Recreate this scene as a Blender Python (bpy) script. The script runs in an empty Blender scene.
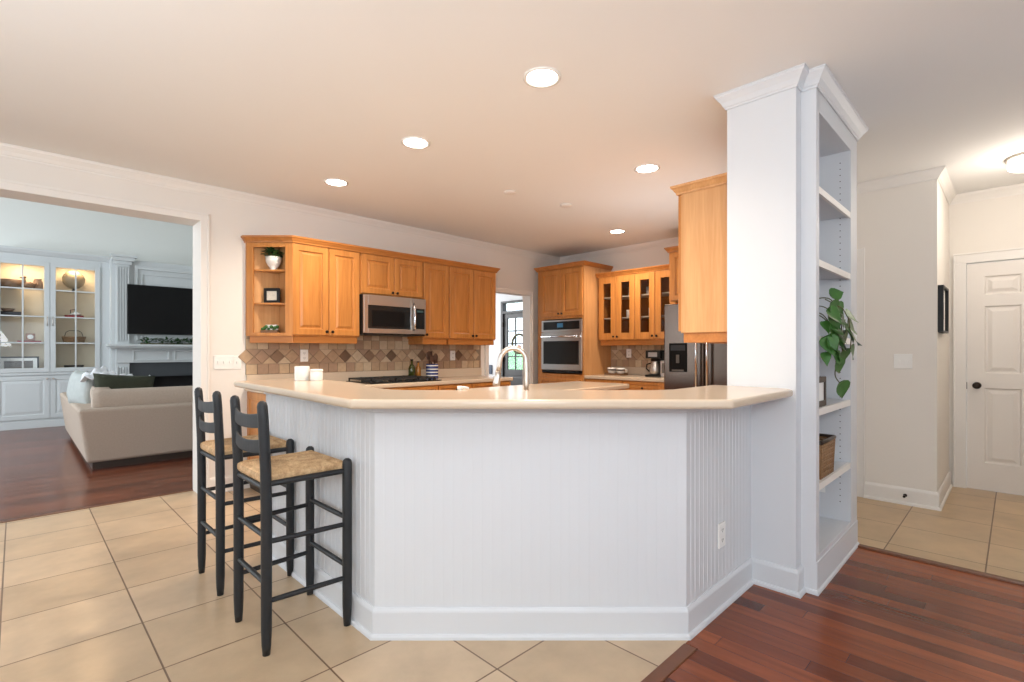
import bpy, math, random
from mathutils import Vector, Matrix
R = math.radians
random.seed(7)
S = bpy.context.scene
COL = S.collection

# ------------------------------------------------------------------ camera
CAM_H = 1.23
cd = bpy.data.cameras.new('camera'); cam = bpy.data.objects.new('camera', cd); COL.objects.link(cam)
cam.location = (0, 0, CAM_H)
cam.rotation_euler = (R(90), 0, math.atan2(504, 500) * -1 + 0)   # yaw set below
cam.rotation_euler = (R(90), 0, R(90) * -1 + math.atan2(504, 500))
cd.sensor_width = 36.0; cd.lens = 500 / 1024 * 36.0
cd.shift_y = 10.0 / 1024
cd.clip_start = 0.05
S.camera = cam
S.view_settings.view_transform = 'Standard'
try: S.view_settings.look = 'None'
except Exception: pass
S.view_settings.gamma = 1.0
S.view_settings.use_curve_mapping = False
S.view_settings.exposure = -0.02

# ------------------------------------------------------------------ world
W = bpy.data.worlds.new('world'); S.world = W; W.use_nodes = True
bg = W.node_tree.nodes['Background']
bg.inputs[0].default_value = (0.80, 0.90, 1.0, 1); bg.inputs[1].default_value = 2.2

def area(name, loc, target, sx, sy, power, color, spread=180):
    ld = bpy.data.lights.new(name, 'AREA'); ld.shape = 'RECTANGLE'; ld.size = sx; ld.size_y = sy
    ld.energy = power; ld.color = color; ld.spread = R(spread)
    o = bpy.data.objects.new(name, ld); COL.objects.link(o); o.location = loc
    d = Vector(target) - Vector(loc); o.rotation_euler = d.to_track_quat('-Z', 'Y').to_euler()
    return o
DAY = (0.84, 0.92, 1.0); WARM = (1.0, 0.86, 0.70)
# daylight entering through the dining-side windows behind the camera
area('window_daylight', (-2.2, -3.46, 1.45), (-2.2, 0, 1.3), 1.5, 1.7, 15, DAY)
area('window_daylight', (0.2, -3.46, 1.45), (0.2, 0, 1.3), 1.5, 1.7, 15, DAY)
area('window_daylight', (2.4, -3.46, 1.45), (2.4, 0, 1.3), 1.5, 1.7, 9, DAY)
area('window_daylight', (-3.16, 0.6, 1.45), (0, 0.6, 1.3), 2.0, 1.7, 14, DAY)
area('window_daylight', (-3.16, 3.2, 1.45), (0, 3.2, 1.3), 1.4, 1.7, 7, DAY)
# unseen upward fill lamps, added only to brighten and even out the ceiling
area('added_ceiling_fill', (-0.6, -0.6, 1.75), (0.3, 0.3, 2.65), 0.9, 0.9, 58, (.93, .97, 1.0))
area('added_ceiling_fill', (-1.2, 1.6, 1.75), (-0.9, 1.9, 2.65), 0.9, 0.9, 32, (.93, .97, 1.0))
area('added_ceiling_fill', (4.3, 2.15, 1.30), (4.3, 2.15, 2.65), 0.6, 0.6, 7, (.95, .97, 1.0), 170)
# living room daylight (tall windows on its far left side), foyer daylight through the front door
area('window_daylight', (-3.44, 8.0, 2.2), (0, 8.0, 1.4), 3.2, 3.2, 215, (0.86, 0.94, 1.0))
area('foyer_daylight', (5.7, 9.3, 1.6), (5.7, 6, 1.2), 2.0, 2.0, 85, (0.93, 0.97, 1.0))

# ------------------------------------------------------------------ geometry helpers
class MB:
    def __init__(s): s.v = []; s.f = []; s.m = []; s.s = []
    def add(s, vs, fs, m=0, sm=False):
        n = len(s.v); s.v += [tuple(v) for v in vs]
        for f in fs: s.f.append([i + n for i in f]); s.m.append(m); s.s.append(sm)
        return s
    def box(s, x0, y0, z0, x1, y1, z1, m=0):
        if x0 > x1: x0, x1 = x1, x0
        if y0 > y1: y0, y1 = y1, y0
        if z0 > z1: z0, z1 = z1, z0
        v = [(x0,y0,z0),(x1,y0,z0),(x1,y1,z0),(x0,y1,z0),(x0,y0,z1),(x1,y0,z1),(x1,y1,z1),(x0,y1,z1)]
        return s.add(v, [(3,2,1,0),(4,5,6,7),(0,1,5,4),(1,2,6,5),(2,3,7,6),(3,0,4,7)], m)
    def prism(s, pts, z0, z1, m=0):
        a = sum(pts[i][0]*pts[(i+1)%len(pts)][1]-pts[(i+1)%len(pts)][0]*pts[i][1] for i in range(len(pts)))
        if a < 0: pts = pts[::-1]
        n = len(pts)
        v = [(x,y,z0) for x,y in pts] + [(x,y,z1) for x,y in pts]
        f = [tuple(range(n))[::-1], tuple(range(n,2*n))] + [(i,(i+1)%n,n+(i+1)%n,n+i) for i in range(n)]
        return s.add(v, f, m)
    def loft(s, rings, m=0, sm=True, cap=True, closed=True):
        n = len(rings[0]); v = [p for r in rings for p in r]; f = []
        for k in range(len(rings)-1):
            for i in range(n if closed else n-1):
                j = (i+1) % n
                f.append((k*n+i, k*n+j, (k+1)*n+j, (k+1)*n+i))
        s.add(v, f, m, sm)
        if cap:
            s.add(rings[0], [tuple(range(n))[::-1]], m, False)
            s.add(rings[-1], [tuple(range(n))], m, False)
        return s
    def lathe(s, prof, cx=0, cy=0, n=24, m=0, sm=True, cap=True):
        rings = [[(cx+r*math.cos(2*math.pi*i/n), cy+r*math.sin(2*math.pi*i/n), z) for i in range(n)] for r, z in prof]
        return s.loft(rings, m, sm, cap)
    def tube(s, path, r, n=10, m=0, sm=True, flat=None):
        path = [Vector(p) for p in path]
        rr = r if isinstance(r, (list, tuple)) else [r]*len(path)
        rings = []; up = None
        for i, p in enumerate(path):
            t = (path[min(i+1,len(path)-1)] - path[max(i-1,0)]).normalized()
            if up is None:
                a = Vector((0,0,1)) if abs(t.z) < .9 else Vector((1,0,0))
                up = (a - t*a.dot(t)).normalized()
            else: up = (up - t*up.dot(t)).normalized()
            w = t.cross(up)
            fl = flat or 1
            rings.append([tuple(p + (up*math.cos(2*math.pi*k/n) + w*math.sin(2*math.pi*k/n)*fl)*rr[i]) for k in range(n)])
        return s.loft(rings, m, sm)
    def ball(s, c, rx, ry=None, rz=None, n=16, k=10, m=0):
        ry = ry or rx; rz = rz or rx
        rings = []
        for i in range(k+1):
            a = -math.pi/2 + math.pi*i/k; a = max(min(a, 1.56), -1.56)
            rings.append([(c[0]+rx*math.cos(a)*math.cos(2*math.pi*j/n), c[1]+ry*math.cos(a)*math.sin(2*math.pi*j/n), c[2]+rz*math.sin(a)) for j in range(n)])
        return s.loft(rings, m)
    def sweep(s, path, prof, m=0, right=True, sm=False):
        """profile (offset, z) swept along a floor plan polyline with mitred corners"""
        n = len(path); rings = []
        nor = []
        for i in range(n-1):
            dx, dy = path[i+1][0]-path[i][0], path[i+1][1]-path[i][1]; L = math.hypot(dx, dy)
            nor.append((dy/L, -dx/L) if right else (-dy/L, dx/L))
        for i in range(n):
            if i == 0: mx, my = nor[0]
            elif i == n-1: mx, my = nor[-1]
            else:
                a, b = nor[i-1], nor[i]; k = 1 + a[0]*b[0] + a[1]*b[1]
                mx, my = (a[0]+b[0])/k, (a[1]+b[1])/k
            rings.append([(path[i][0]+mx*o, path[i][1]+my*o, z) for o, z in prof])
        return s.loft(rings, m, sm)
    def panel(s, x0, x1, z0, z1, prof, m=0, mfill=None):
        """nested rectangles in the xz plane, profile of (inset, y), filled in the middle"""
        rings = [[(x0+i,y,z0+i),(x1-i,y,z0+i),(x1-i,y,z1-i),(x0+i,y,z1-i)] for i, y in prof]
        s.loft(rings, m, False, cap=False)
        s.add(rings[-1], [(0,1,2,3)], m if mfill is None else mfill)
        s.add(rings[0], [(3,2,1,0)], m)
        return s
    def xf(s, M, start=0):
        for i in range(start, len(s.v)): s.v[i] = tuple(M @ Vector(s.v[i]))
        return s
    def build(s, name, mats, parent=None, bevel=0, seg=2, loc=None, rz=0, fix=True):
        me = bpy.data.meshes.new(name)
        me.from_pydata(s.v, [], s.f)
        if not isinstance(mats, (list, tuple)): mats = [mats]
        for m in mats: me.materials.append(m)
        me.polygons.foreach_set('material_index', s.m)
        me.polygons.foreach_set('use_smooth', s.s)
        me.update()
        if fix:
            import bmesh
            bm = bmesh.new(); bm.from_mesh(me)
            bmesh.ops.remove_doubles(bm, verts=bm.verts, dist=1e-6)
            bmesh.ops.recalc_face_normals(bm, faces=bm.faces)
            bm.to_mesh(me); bm.free()
        o = bpy.data.objects.new(name, me); COL.objects.link(o)
        if parent: o.parent = parent
        if loc: o.location = loc
        if rz: o.rotation_euler.z = rz
        if bevel:
            b = o.modifiers.new('bevel', 'BEVEL'); b.width = bevel; b.segments = seg; b.limit_method = 'ANGLE'; b.angle_limit = R(40)
        return o

def tag(o, label=None, cat=None, group=None, kind=None):
    if label: o['label'] = label
    if cat: o['category'] = cat
    if group: o['group'] = group
    if kind: o['kind'] = kind
    return o
def thing(name, label, cat, loc=(0,0,0), rz=0, group=None):
    o = bpy.data.objects.new(name, None); COL.objects.link(o); o.empty_display_size = .1
    o.location = loc; o.rotation_euler.z = rz
    return tag(o, label, cat, group)
def struct(o): o['kind'] = 'structure'; return o
def kids(o): return [c for c in COL.objects if c.parent == o]
def copy_tree(o, parent=None):
    c = o.copy(); COL.objects.link(c)
    if parent: c.parent = parent
    for ch in kids(o): copy_tree(ch, c)
    return c
def arc(cx, cy, r, a0, a1, n=8):
    return [(cx+r*math.cos(R(a0+(a1-a0)*i/n)), cy+r*math.sin(R(a0+(a1-a0)*i/n))) for i in range(n+1)]

# ------------------------------------------------------------------ materials
def srgb(r, g, b):
    f = lambda c: (c/255/12.92) if c/255 <= .04045 else ((c/255+.055)/1.055)**2.4
    return (f(r), f(g), f(b), 1)
def newmat(name):
    m = bpy.data.materials.new(name); m.use_nodes = True
    return m, m.node_tree, m.node_tree.nodes['Principled BSDF']
def mat(name, col, rough=.5, metal=0, var=.04, scale=6, bump=0, bscale=40, stretch=(1,1,1), spec=.5, coat=0):
    """principled surface whose colour drifts a little with procedural noise"""
    m, t, p = newmat(name); N = t.nodes; L = t.links
    if len(col) == 3: col = (*col, 1)
    tc = N.new('ShaderNodeTexCoord'); mp = N.new('ShaderNodeMapping'); mp.inputs['Scale'].default_value = stretch
    L.new(tc.outputs['Object'], mp.inputs[0])
    nz = N.new('ShaderNodeTexNoise'); nz.inputs['Scale'].default_value = scale; nz.inputs['Detail'].default_value = 4
    L.new(mp.outputs[0], nz.inputs[0])
    mx = N.new('ShaderNodeMix'); mx.data_type = 'RGBA'
    mx.inputs[6].default_value = tuple(min(1, c*(1-var)) for c in col[:3]) + (1,)
    mx.inputs[7].default_value = tuple(min(1, c*(1+var)) for c in col[:3]) + (1,)
    L.new(nz.outputs[0], mx.inputs[0]); L.new(mx.outputs[2], p.inputs['Base Color'])
    p.inputs['Roughness'].default_value = rough; p.inputs['Metallic'].default_value = metal
    p.inputs['Specular IOR Level'].default_value = spec
    if coat: p.inputs['Coat Weight'].default_value = coat; p.inputs['Coat Roughness'].default_value = .15
    if bump:
        n2 = N.new('ShaderNodeTexNoise'); n2.inputs['Scale'].default_value = bscale; L.new(mp.outputs[0], n2.inputs[0])
        b = N.new('ShaderNodeBump'); b.inputs['Strength'].default_value = bump; b.inputs['Distance'].default_value = .005
        L.new(n2.outputs[0], b.inputs['Height']); L.new(b.outputs[0], p.inputs['Normal'])
    return m
def woodmat(name, c1, c2, rough=.35, grain=(1,1,.06), scale=14, spec=.4):
    m, t, p = newmat(name); N = t.nodes; L = t.links
    tc = N.new('ShaderNodeTexCoord'); mp = N.new('ShaderNodeMapping'); mp.inputs['Scale'].default_value = grain
    L.new(tc.outputs['Object'], mp.inputs[0])
    a = N.new('ShaderNodeTexNoise'); a.inputs['Scale'].default_value = scale; a.inputs['Detail'].default_value = 6; a.inputs['Distortion'].default_value = .6
    b = N.new('ShaderNodeTexNoise'); b.inputs['Scale'].default_value = scale*6; b.inputs['Detail'].default_value = 3
    L.new(mp.outputs[0], a.inputs[0]); L.new(mp.outputs[0], b.inputs[0])
    ad = N.new('ShaderNodeMath'); ad.operation = 'MULTIPLY_ADD'; ad.inputs[1].default_value = .35; 
    L.new(b.outputs[0], ad.inputs[0])
    ml = N.new('ShaderNodeMath'); ml.operation = 'MULTIPLY'; ml.inputs[1].default_value = .65; L.new(a.outputs[0], ml.inputs[0]); L.new(ml.outputs[0], ad.inputs[2])
    rp = N.new('ShaderNodeValToRGB'); rp.color_ramp.elements[0].position = .36; rp.color_ramp.elements[1].position = .66
    rp.color_ramp.elements[0].color = c1; rp.color_ramp.elements[1].color = c2
    L.new(ad.outputs[0], rp.inputs[0]); L.new(rp.outputs[0], p.inputs['Base Color'])
    p.inputs['Roughness'].default_value = rough; p.inputs['Specular IOR Level'].default_value = spec
    return m
def plankmat(name, c1, c2, cm, along='y', width=.083, length=1.7, rough=.2):
    m, t, p = newmat(name); N = t.nodes; L = t.links
    g = N.new('ShaderNodeNewGeometry'); sp = N.new('ShaderNodeSeparateXYZ'); L.new(g.outputs['Position'], sp.inputs[0])
    cb = N.new('ShaderNodeCombineXYZ')
    u, v = ('Y', 'X') if along == 'y' else ('X', 'Y')
    L.new(sp.outputs[u], cb.inputs[0]); L.new(sp.outputs[v], cb.inputs[1])
    def mth(op, a, b=None, c=None):
        q = N.new('ShaderNodeMath'); q.operation = op
        for i_, w_ in enumerate((a, b, c)):
            if w_ is None: continue
            if isinstance(w_, (int, float)): q.inputs[i_].default_value = w_
            else: L.new(w_, q.inputs[i_])
        return q.outputs[0]
    row = mth('FLOOR', mth('DIVIDE', sp.outputs[v], width))
    jit = mth('FRACT', mth('MULTIPLY', mth('SINE', mth('MULTIPLY', row, 12.9898)), 4375.85))
    cb2 = N.new('ShaderNodeCombineXYZ'); L.new(mth('MULTIPLY_ADD', jit, length*3, sp.outputs[u]), cb2.inputs[0]); L.new(sp.outputs[v], cb2.inputs[1])
    br = N.new('ShaderNodeTexBrick'); br.offset = 0
    L.new(cb2.outputs[0], br.inputs['Vector'])
    br.inputs['Scale'].default_value = 1; br.inputs['Brick Width'].default_value = length; br.inputs['Row Height'].default_value = width
    br.inputs['Mortar Size'].default_value = .0009; br.inputs['Mortar Smooth'].default_value = .3; br.inputs['Bias'].default_value = -.1
    br.inputs['Color1'].default_value = c1; br.inputs['Color2'].default_value = c2; br.inputs['Mortar'].default_value = cm
    mp = N.new('ShaderNodeMapping'); mp.inputs['Scale'].default_value = (.8, 9, 1); L.new(cb.outputs[0], mp.inputs[0])
    nz = N.new('ShaderNodeTexNoise'); nz.inputs['Scale'].default_value = 3; nz.inputs['Detail'].default_value = 5; L.new(mp.outputs[0], nz.inputs[0])
    mr = N.new('ShaderNodeMapRange'); mr.inputs[1].default_value = .3; mr.inputs[2].default_value = .7; mr.inputs[3].default_value = .80; mr.inputs[4].default_value = 1.18
    L.new(nz.outputs[0], mr.inputs[0])
    mu = N.new('ShaderNodeVectorMath'); mu.operation = 'SCALE'; L.new(br.outputs['Color'], mu.inputs[0]); L.new(mr.outputs[0], mu.inputs['Scale'])
    L.new(mu.outputs[0], p.inputs['Base Color']); p.inputs['Roughness'].default_value = rough
    return m
def tilefloor(name, ox, oy, c1, c2, cm, size=.457, rough=.32):
    m, t, p = newmat(name); N = t.nodes; L = t.links
    g = N.new('ShaderNodeNewGeometry'); mp = N.new('ShaderNodeMapping'); mp.inputs['Location'].default_value = (-ox, -oy, 0)
    L.new(g.outputs['Position'], mp.inputs[0])
    br = N.new('ShaderNodeTexBrick'); br.offset = 0; L.new(mp.outputs[0], br.inputs['Vector'])
    br.inputs['Scale'].default_value = 1; br.inputs['Brick Width'].default_value = size; br.inputs['Row Height'].default_value = size
    br.inputs['Mortar Size'].default_value = .0038; br.inputs['Mortar Smooth'].default_value = .2
    br.inputs['Color1'].default_value = c1; br.inputs['Color2'].default_value = c2; br.inputs['Mortar'].default_value = cm
    nz = N.new('ShaderNodeTexNoise'); nz.inputs['Scale'].default_value = 3.2; nz.inputs['Detail'].default_value = 6; nz.inputs['Roughness'].default_value = .6; L.new(mp.outputs[0], nz.inputs[0])
    mr = N.new('ShaderNodeMapRange'); mr.inputs[1].default_value = .3; mr.inputs[2].default_value = .7; mr.inputs[3].default_value = .84; mr.inputs[4].default_value = 1.12
    L.new(nz.outputs[0], mr.inputs[0])
    mu = N.new('ShaderNodeVectorMath'); mu.operation = 'SCALE'; L.new(br.outputs['Color'], mu.inputs[0]); L.new(mr.outputs[0], mu.inputs['Scale'])
    L.new(mu.outputs[0], p.inputs['Base Color']); p.inputs['Roughness'].default_value = rough
    bp = N.new('ShaderNodeBump'); bp.inputs['Strength'].default_value = .5; bp.inputs['Distance'].default_value = .003; bp.invert = True
    L.new(br.outputs['Fac'], bp.inputs['Height']); L.new(bp.outputs[0], p.inputs['Normal'])
    return m
def glassmat(name, tint=(1,1,1), refl=1.0):
    m, t, p = newmat(name); N = t.nodes; L = t.links; N.remove(p)
    tr = N.new('ShaderNodeBsdfTransparent'); tr.inputs[0].default_value = (*tint, 1)
    gl = N.new('ShaderNodeBsdfGlossy'); gl.inputs['Roughness'].default_value = .02
    fr = N.new('ShaderNodeFresnel'); fr.inputs[0].default_value = 1.45
    mu = N.new('ShaderNodeMath'); mu.operation = 'MULTIPLY'; mu.inputs[1].default_value = refl; 
    ge = N.new('ShaderNodeNewGeometry'); iv = N.new('ShaderNodeMath'); iv.operation = 'SUBTRACT'; iv.inputs[0].default_value = 1.0; L.new(ge.outputs['Backfacing'], iv.inputs[1])
    m2 = N.new('ShaderNodeMath'); m2.operation = 'MULTIPLY'; L.new(fr.outputs[0], m2.inputs[0]); L.new(iv.outputs[0], m2.inputs[1]); L.new(m2.outputs[0], mu.inputs[0])
    mx = N.new('ShaderNodeMixShader'); L.new(mu.outputs[0], mx.inputs[0]); L.new(tr.outputs[0], mx.inputs[1]); L.new(gl.outputs[0], mx.inputs[2])
    L.new(mx.outputs[0], N['Material Output'].inputs[0])
    return m
def emis(name, col, st):
    m, t, p = newmat(name); p.inputs['Base Color'].default_value = (*col, 1)
    p.inputs['Emission Color'].default_value = (*col, 1); p.inputs['Emission Strength'].default_value = st
    return m

M = dict(
    wall=mat('wall_paint', (.80,.76,.71), .85, var=.012, scale=2),
    ceil=mat('ceiling_paint', (.85,.845,.83), .9, var=.01, scale=2),
    trim=mat('trim_paint', (.82,.79,.75), .42, var=.01),
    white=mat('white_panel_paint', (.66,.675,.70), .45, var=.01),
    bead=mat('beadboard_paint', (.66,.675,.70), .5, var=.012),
    hallwall=mat('hall_paint', (.82,.775,.715), .85, var=.012, scale=2),
    livwall=mat('living_room_paint', (.78,.79,.76), .85, var=.012, scale=2),
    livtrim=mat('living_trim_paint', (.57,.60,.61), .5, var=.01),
    foyer=mat('foyer_paint', (.86,.87,.87), .85, var=.01),
    maple=woodmat('honey_maple', (.43,.165,.037,1), (.60,.255,.068,1), .32),
    mapleh=woodmat('honey_maple_rail', (.40,.145,.032,1), (.54,.215,.055,1), .32, grain=(.06,1,1)),
    maplel=woodmat('light_maple_side', (.55,.27,.10,1), (.68,.37,.16,1), .4),
    maplein=mat('cabinet_interior', (.50,.33,.19), .6, var=.05),
    knob=mat('dark_bronze', (.03,.022,.018), .35, .8),
    top=mat('cream_solid_surface', (.62,.505,.385), .17, var=.03, scale=60, spec=.5),
    steel=mat('stainless_steel', (.55,.54,.53), .28, .95, var=.03, scale=3, stretch=(40,1,1)),
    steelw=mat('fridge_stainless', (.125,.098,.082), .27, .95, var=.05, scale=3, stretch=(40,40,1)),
    nickel=mat('brushed_nickel', (.55,.50,.45), .3, .9, var=.02),
    black=mat('black_enamel', (.010,.010,.010), .4, var=.05, spec=.25),
    blackglass=mat('black_glass', (.012,.013,.014), .12, var=.05, spec=.35),
    iron=mat('cast_iron', (.02,.02,.02), .6, var=.1, bump=.2),
    plastic=mat('white_plastic', (.88,.87,.84), .3, var=.01),
    slot=mat('outlet_slots', (.10,.09,.08), .6),
    stool=mat('charcoal_paint', (.012,.014,.017), .5, var=.12, scale=12),
    ceramic=mat('white_ceramic', (.80,.78,.74), .18, var=.02),
    leaf=mat('leaf_green', (.04,.13,.022), .4, var=.5, scale=25),
    leafd=mat('dark_leaf_green', (.03,.09,.02), .5, var=.5, scale=25),
    vine=mat('vine_brown_green', (.10,.09,.03), .6),
    soil=mat('soil', (.03,.02,.012), .9),
    darkwood=mat('dark_wood', (.035,.02,.012), .4, var=.2, stretch=(1,1,.1)),
    sofa=mat('tan_upholstery', (.46,.375,.305), .95, var=.10, scale=70, bump=.4, bscale=300),
    sofacush=mat('oatmeal_cushion', (.48,.39,.32), .95, var=.10, scale=60, bump=.4, bscale=300),
    pilgreen=mat('olive_velvet', (.032,.036,.020), .9, var=.2, scale=30),
    pillight=mat('pale_blue_linen', (.42,.45,.44), .9, var=.14, scale=14),
    blanket=mat('white_blanket', (.80,.82,.86), .95, var=.05, scale=20),
    doorpaint=mat('six_panel_door_paint', (.82,.775,.725), .45, var=.01),
    extdoor=mat('grey_front_door_paint', (.06,.058,.058), .4, var=.05),
    paper=mat('mat_board', (.85,.84,.82), .8),
    redb=mat('red_book_cloth', (.30,.03,.03), .6), darkb=mat('dark_book_cloth', (.03,.035,.045), .6),
    wicker=mat('wicker_brown', (.27,.15,.07), .7, var=.5, scale=60, bump=.6, bscale=90),
    bowl=mat('turned_wood', (.17,.09,.045), .5, var=.2, scale=10),
    glass=glassmat('clear_pane', (.97,.98,.98)), dglass=glassmat('smoky_cabinet_pane', (.80,.77,.74)),
    slate=mat('slate_surround', (.045,.052,.06), .5, var=.1), soot=mat('firebox_black', (.008,.008,.009), .8),
    lamp=emis('lamp_glow', (1.0,.95,.88), 22), lamppuck=emis('puck_glow', (1.0,.85,.62), 2.5), lampcool=emis('flush_glass_glow', (1.0,.93,.82), 7),
    bronze=mat('threshold_wood', (.16,.055,.022), .35, var=.15, scale=20),
    blue=mat('blue_glaze', (.04,.055,.18), .25, var=.2), grass=mat('lawn_green', (.24,.33,.22), .9, var=.3),
    bush=mat('bush_green', (.12,.30,.14), .8, var=.5, scale=8), oil=mat('olive_oil', (.045,.055,.012), .1), amber=mat('amber_vinegar', (.38,.16,.03), .1),
    slatw=mat('spoon_wood', (.07,.032,.018), .6), grout=mat('grout', (.27,.20,.14), .9, var=.08, scale=30),
    globe=mat('antique_globe', (.30,.22,.13), .45, var=.6, scale=7), navy=mat('navy_plate', (.02,.04,.08), .4),
    screen=mat('tv_screen', (.006,.006,.0065), .35, var=.02, spec=.15),
    chrome=mat('bright_chrome', (.75,.76,.78), .12, 1.0, var=.01),
)
M['rush'] = woodmat('woven_rush', (.36,.21,.095,1), (.70,.48,.27,1), .75, grain=(1,1,1), scale=24)
M['wood'] = plankmat('cherry_planks', (.095,.018,.006,1), (.33,.080,.021,1), (.03,.008,.004,1), 'y', rough=.26)
M['woodl'] = plankmat('cherry_planks_living', (.09,.021,.010,1), (.23,.062,.025,1), (.02,.006,.004,1), 'x', rough=.24)
TC = ((.53,.385,.245,1), (.62,.46,.305,1), (.19,.11,.06,1))
M['tile'] = tilefloor('beige_floor_tile', -.05, 1.87, *TC)
M['tileh'] = tilefloor('beige_hall_tile', 4.42, .12, (.53,.37,.21,1), (.61,.44,.255,1), TC[2])
TILES = [mat('stone_tile_%s' % n, c, .5, var=.18, scale=35) for n, c in dict(sand=(.50,.36,.23), tan=(.43,.295,.185), rose=(.38,.25,.165), cream=(.57,.44,.30), brown=(.17,.10,.06), umber=(.25,.155,.095)).items()]

# ------------------------------------------------------------------ room constants
H = 2.64
D = 4.88       # kitchen face of the left wall
DT = 5.13      # its living room face
DF = 5.01      # its foyer face
XB = 5.86      # kitchen back wall
XH = 5.067     # hall wall face
XN, YN = 6.05, .43

def wallbox(name, boxes, m):
    b = MB()
    for q in boxes: b.box(*q)
    return struct(b.build(name, m))

# floors
struct(MB().prism([(-3.2,.98),(XB,.98),(XB,DF),(3.62,DF),(3.62,DT),(-3.2,DT)], -.05, 0).build('floor', M['tile']))
struct(MB().prism([(-3.2,-3.5),(3.77,-3.5),(3.77,.98),(2.0,.98),(2.0,.925),(-3.2,.925)], -.05, 0).build('floor', M['wood']))
struct(MB().box(3.79, -.75, -.05, XN+.12, .98, 0).build('floor', M['tileh']))
struct(MB().box(-3.5, DT, -.05, 3.7, 11.5, 0).build('floor', M['woodl']))
struct(MB().box(3.75, DF, -.05, 7.5, 10, 0).build('floor', M['woodl']))
struct(MB().prism([(-3.2,.925),(1.99,.925),(1.99,.98),(-3.2,.98)], -.05, .006).build('trim_1', M['bronze'], bevel=.003))
struct(MB().box(3.745, -.7, -.05, 3.795, .70, .010).build('trim_2', M['bronze'], bevel=.004))
struct(MB().box(-2.0, DT-.02, -.04, 1.11, DT+.02, .004).build('trim_3', M['bronze']))
# ceilings
struct(MB().prism([(-3.3,-3.6),(4.0,-3.6),(4.0,-.8),(6.3,-.8),(6.3,1.0),(6.1,1.0),(6.1,DT),(-3.3,DT)], H, H+.08).build('ceiling', M['ceil']))
struct(MB().box(-3.6, DT, 4.4, 3.75, 11.6, 4.5).build('ceiling', M['livwall']))
struct(MB().box(3.7, DF, 2.75, 7.6, 10.1, 2.85).build('ceiling', M['foyer']))
# left wall with the wide cased opening and the foyer doorway
OX0, OX1, OZ = -2.0, 1.11, 2.335
FX0, FX1, FZ = 4.40, 5.185, 2.02
wallbox('wall_left', [(-3.2,D,0,OX0,DT,H),(OX0,D,OZ,OX1,DT,H),(OX1,D,0,3.62,DT,H),(3.62,D,0,FX0,DF,H),(FX0,D,FZ,FX1,DF,H),(FX1,D,0,XB+.12,DF,H)], M['wall'])
# same wall seen from the living room side goes on upward
wallbox('wall_living_near', [(-3.5,DT+.001,OZ+.12,3.7,DT+.05,4.4)], M['livwall'])
wallbox('wall_back', [(XB,1.125,0,XB+.12,D,H)], M['wall'])
wallbox('wall_kitchen_right', [(2.875,.99,0,XB+.12,1.125,H)], M['wall'])
wallbox('wall_hall', [(XH,YN,0,XN+.12,.989,H)], M['hallwall'])
wallbox('wall_hall_end', [(XN,-.75,0,XN+.12,-.49,H),(XN,-.49,2.015,XN+.12,.313,H),(XN,.313,0,XN+.12,YN,H)], M['hallwall'])
wallbox('wall_hall_side', [(3.9,-.87,0,XN+.12,-.75,H)], M['hallwall'])
wallbox('wall_dining_side', [(3.9,-3.5,0,4.02,-.87,H)], M['wall'])
def windowed(name, axis, c0, c1, a0, a1, wins, z0, z1, m, top=H):
    b = MB(); p = a0
    def bx(u0, u1, za, zb):
        if axis == 'x': b.box(u0, c0, za, u1, c1, zb)
        else: b.box(c0, u0, za, c1, u1, zb)
    for w0, w1 in wins:
        bx(p, w0, 0, top); bx(w0, w1, 0, z0); bx(w0, w1, z1, top); p = w1
    bx(p, a1, 0, top)
    return struct(b.build(name, m))
windowed('wall_rear', 'x', -3.62, -3.5, -3.2, 4.02, [(-2.95,-1.45),(-.55,.95),(1.65,3.15)], .6, 2.3, M['wall'])
windowed('wall_far_left', 'y', -3.32, -3.2, -3.62, DT, [(-.4,1.6),(2.5,3.9)], .6, 2.3, M['wall'])
windowed('wall_living_left', 'y', -3.62, -3.5, DT, 11.6, [(6.4,9.6)], .6, 3.8, M['livwall'], 4.4)
k = 0
for ax, c, lo, hi, z0, z1 in (('x',-3.56,-2.95,-1.45,.6,2.3),('x',-3.56,-.55,.95,.6,2.3),('x',-3.56,1.65,3.15,.6,2.3),('y',-3.26,-.4,1.6,.6,2.3),('y',-3.26,2.5,3.9,.6,2.3),('y',-3.56,6.4,9.6,.6,3.8)):
    k += 1; b = MB(); g = MB()
    def bx(b_, u0, u1, za, zb, t):
        if ax == 'x': b_.box(u0, c-t, za, u1, c+t, zb)
        else: b_.box(c-t, u0, za, c+t, u1, zb)
    bx(b, lo, hi, z0, z0+.05, .03); bx(b, lo, hi, z1-.05, z1, .03); bx(b, lo, lo+.05, z0, z1, .03); bx(b, hi-.05, hi, z0, z1, .03)
    mid = (lo+hi)/2; bx(b, mid-.02, mid+.02, z0, z1, .02); bx(b, lo, hi, (z0+z1)/2-.02, (z0+z1)/2+.02, .02)
    wf = struct(b.build('window_%d' % k, M['trim'])); bx(g, lo+.03, hi-.03, z0+.03, z1-.03, .003); g.build('pane', M['glass'], wf)
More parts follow.
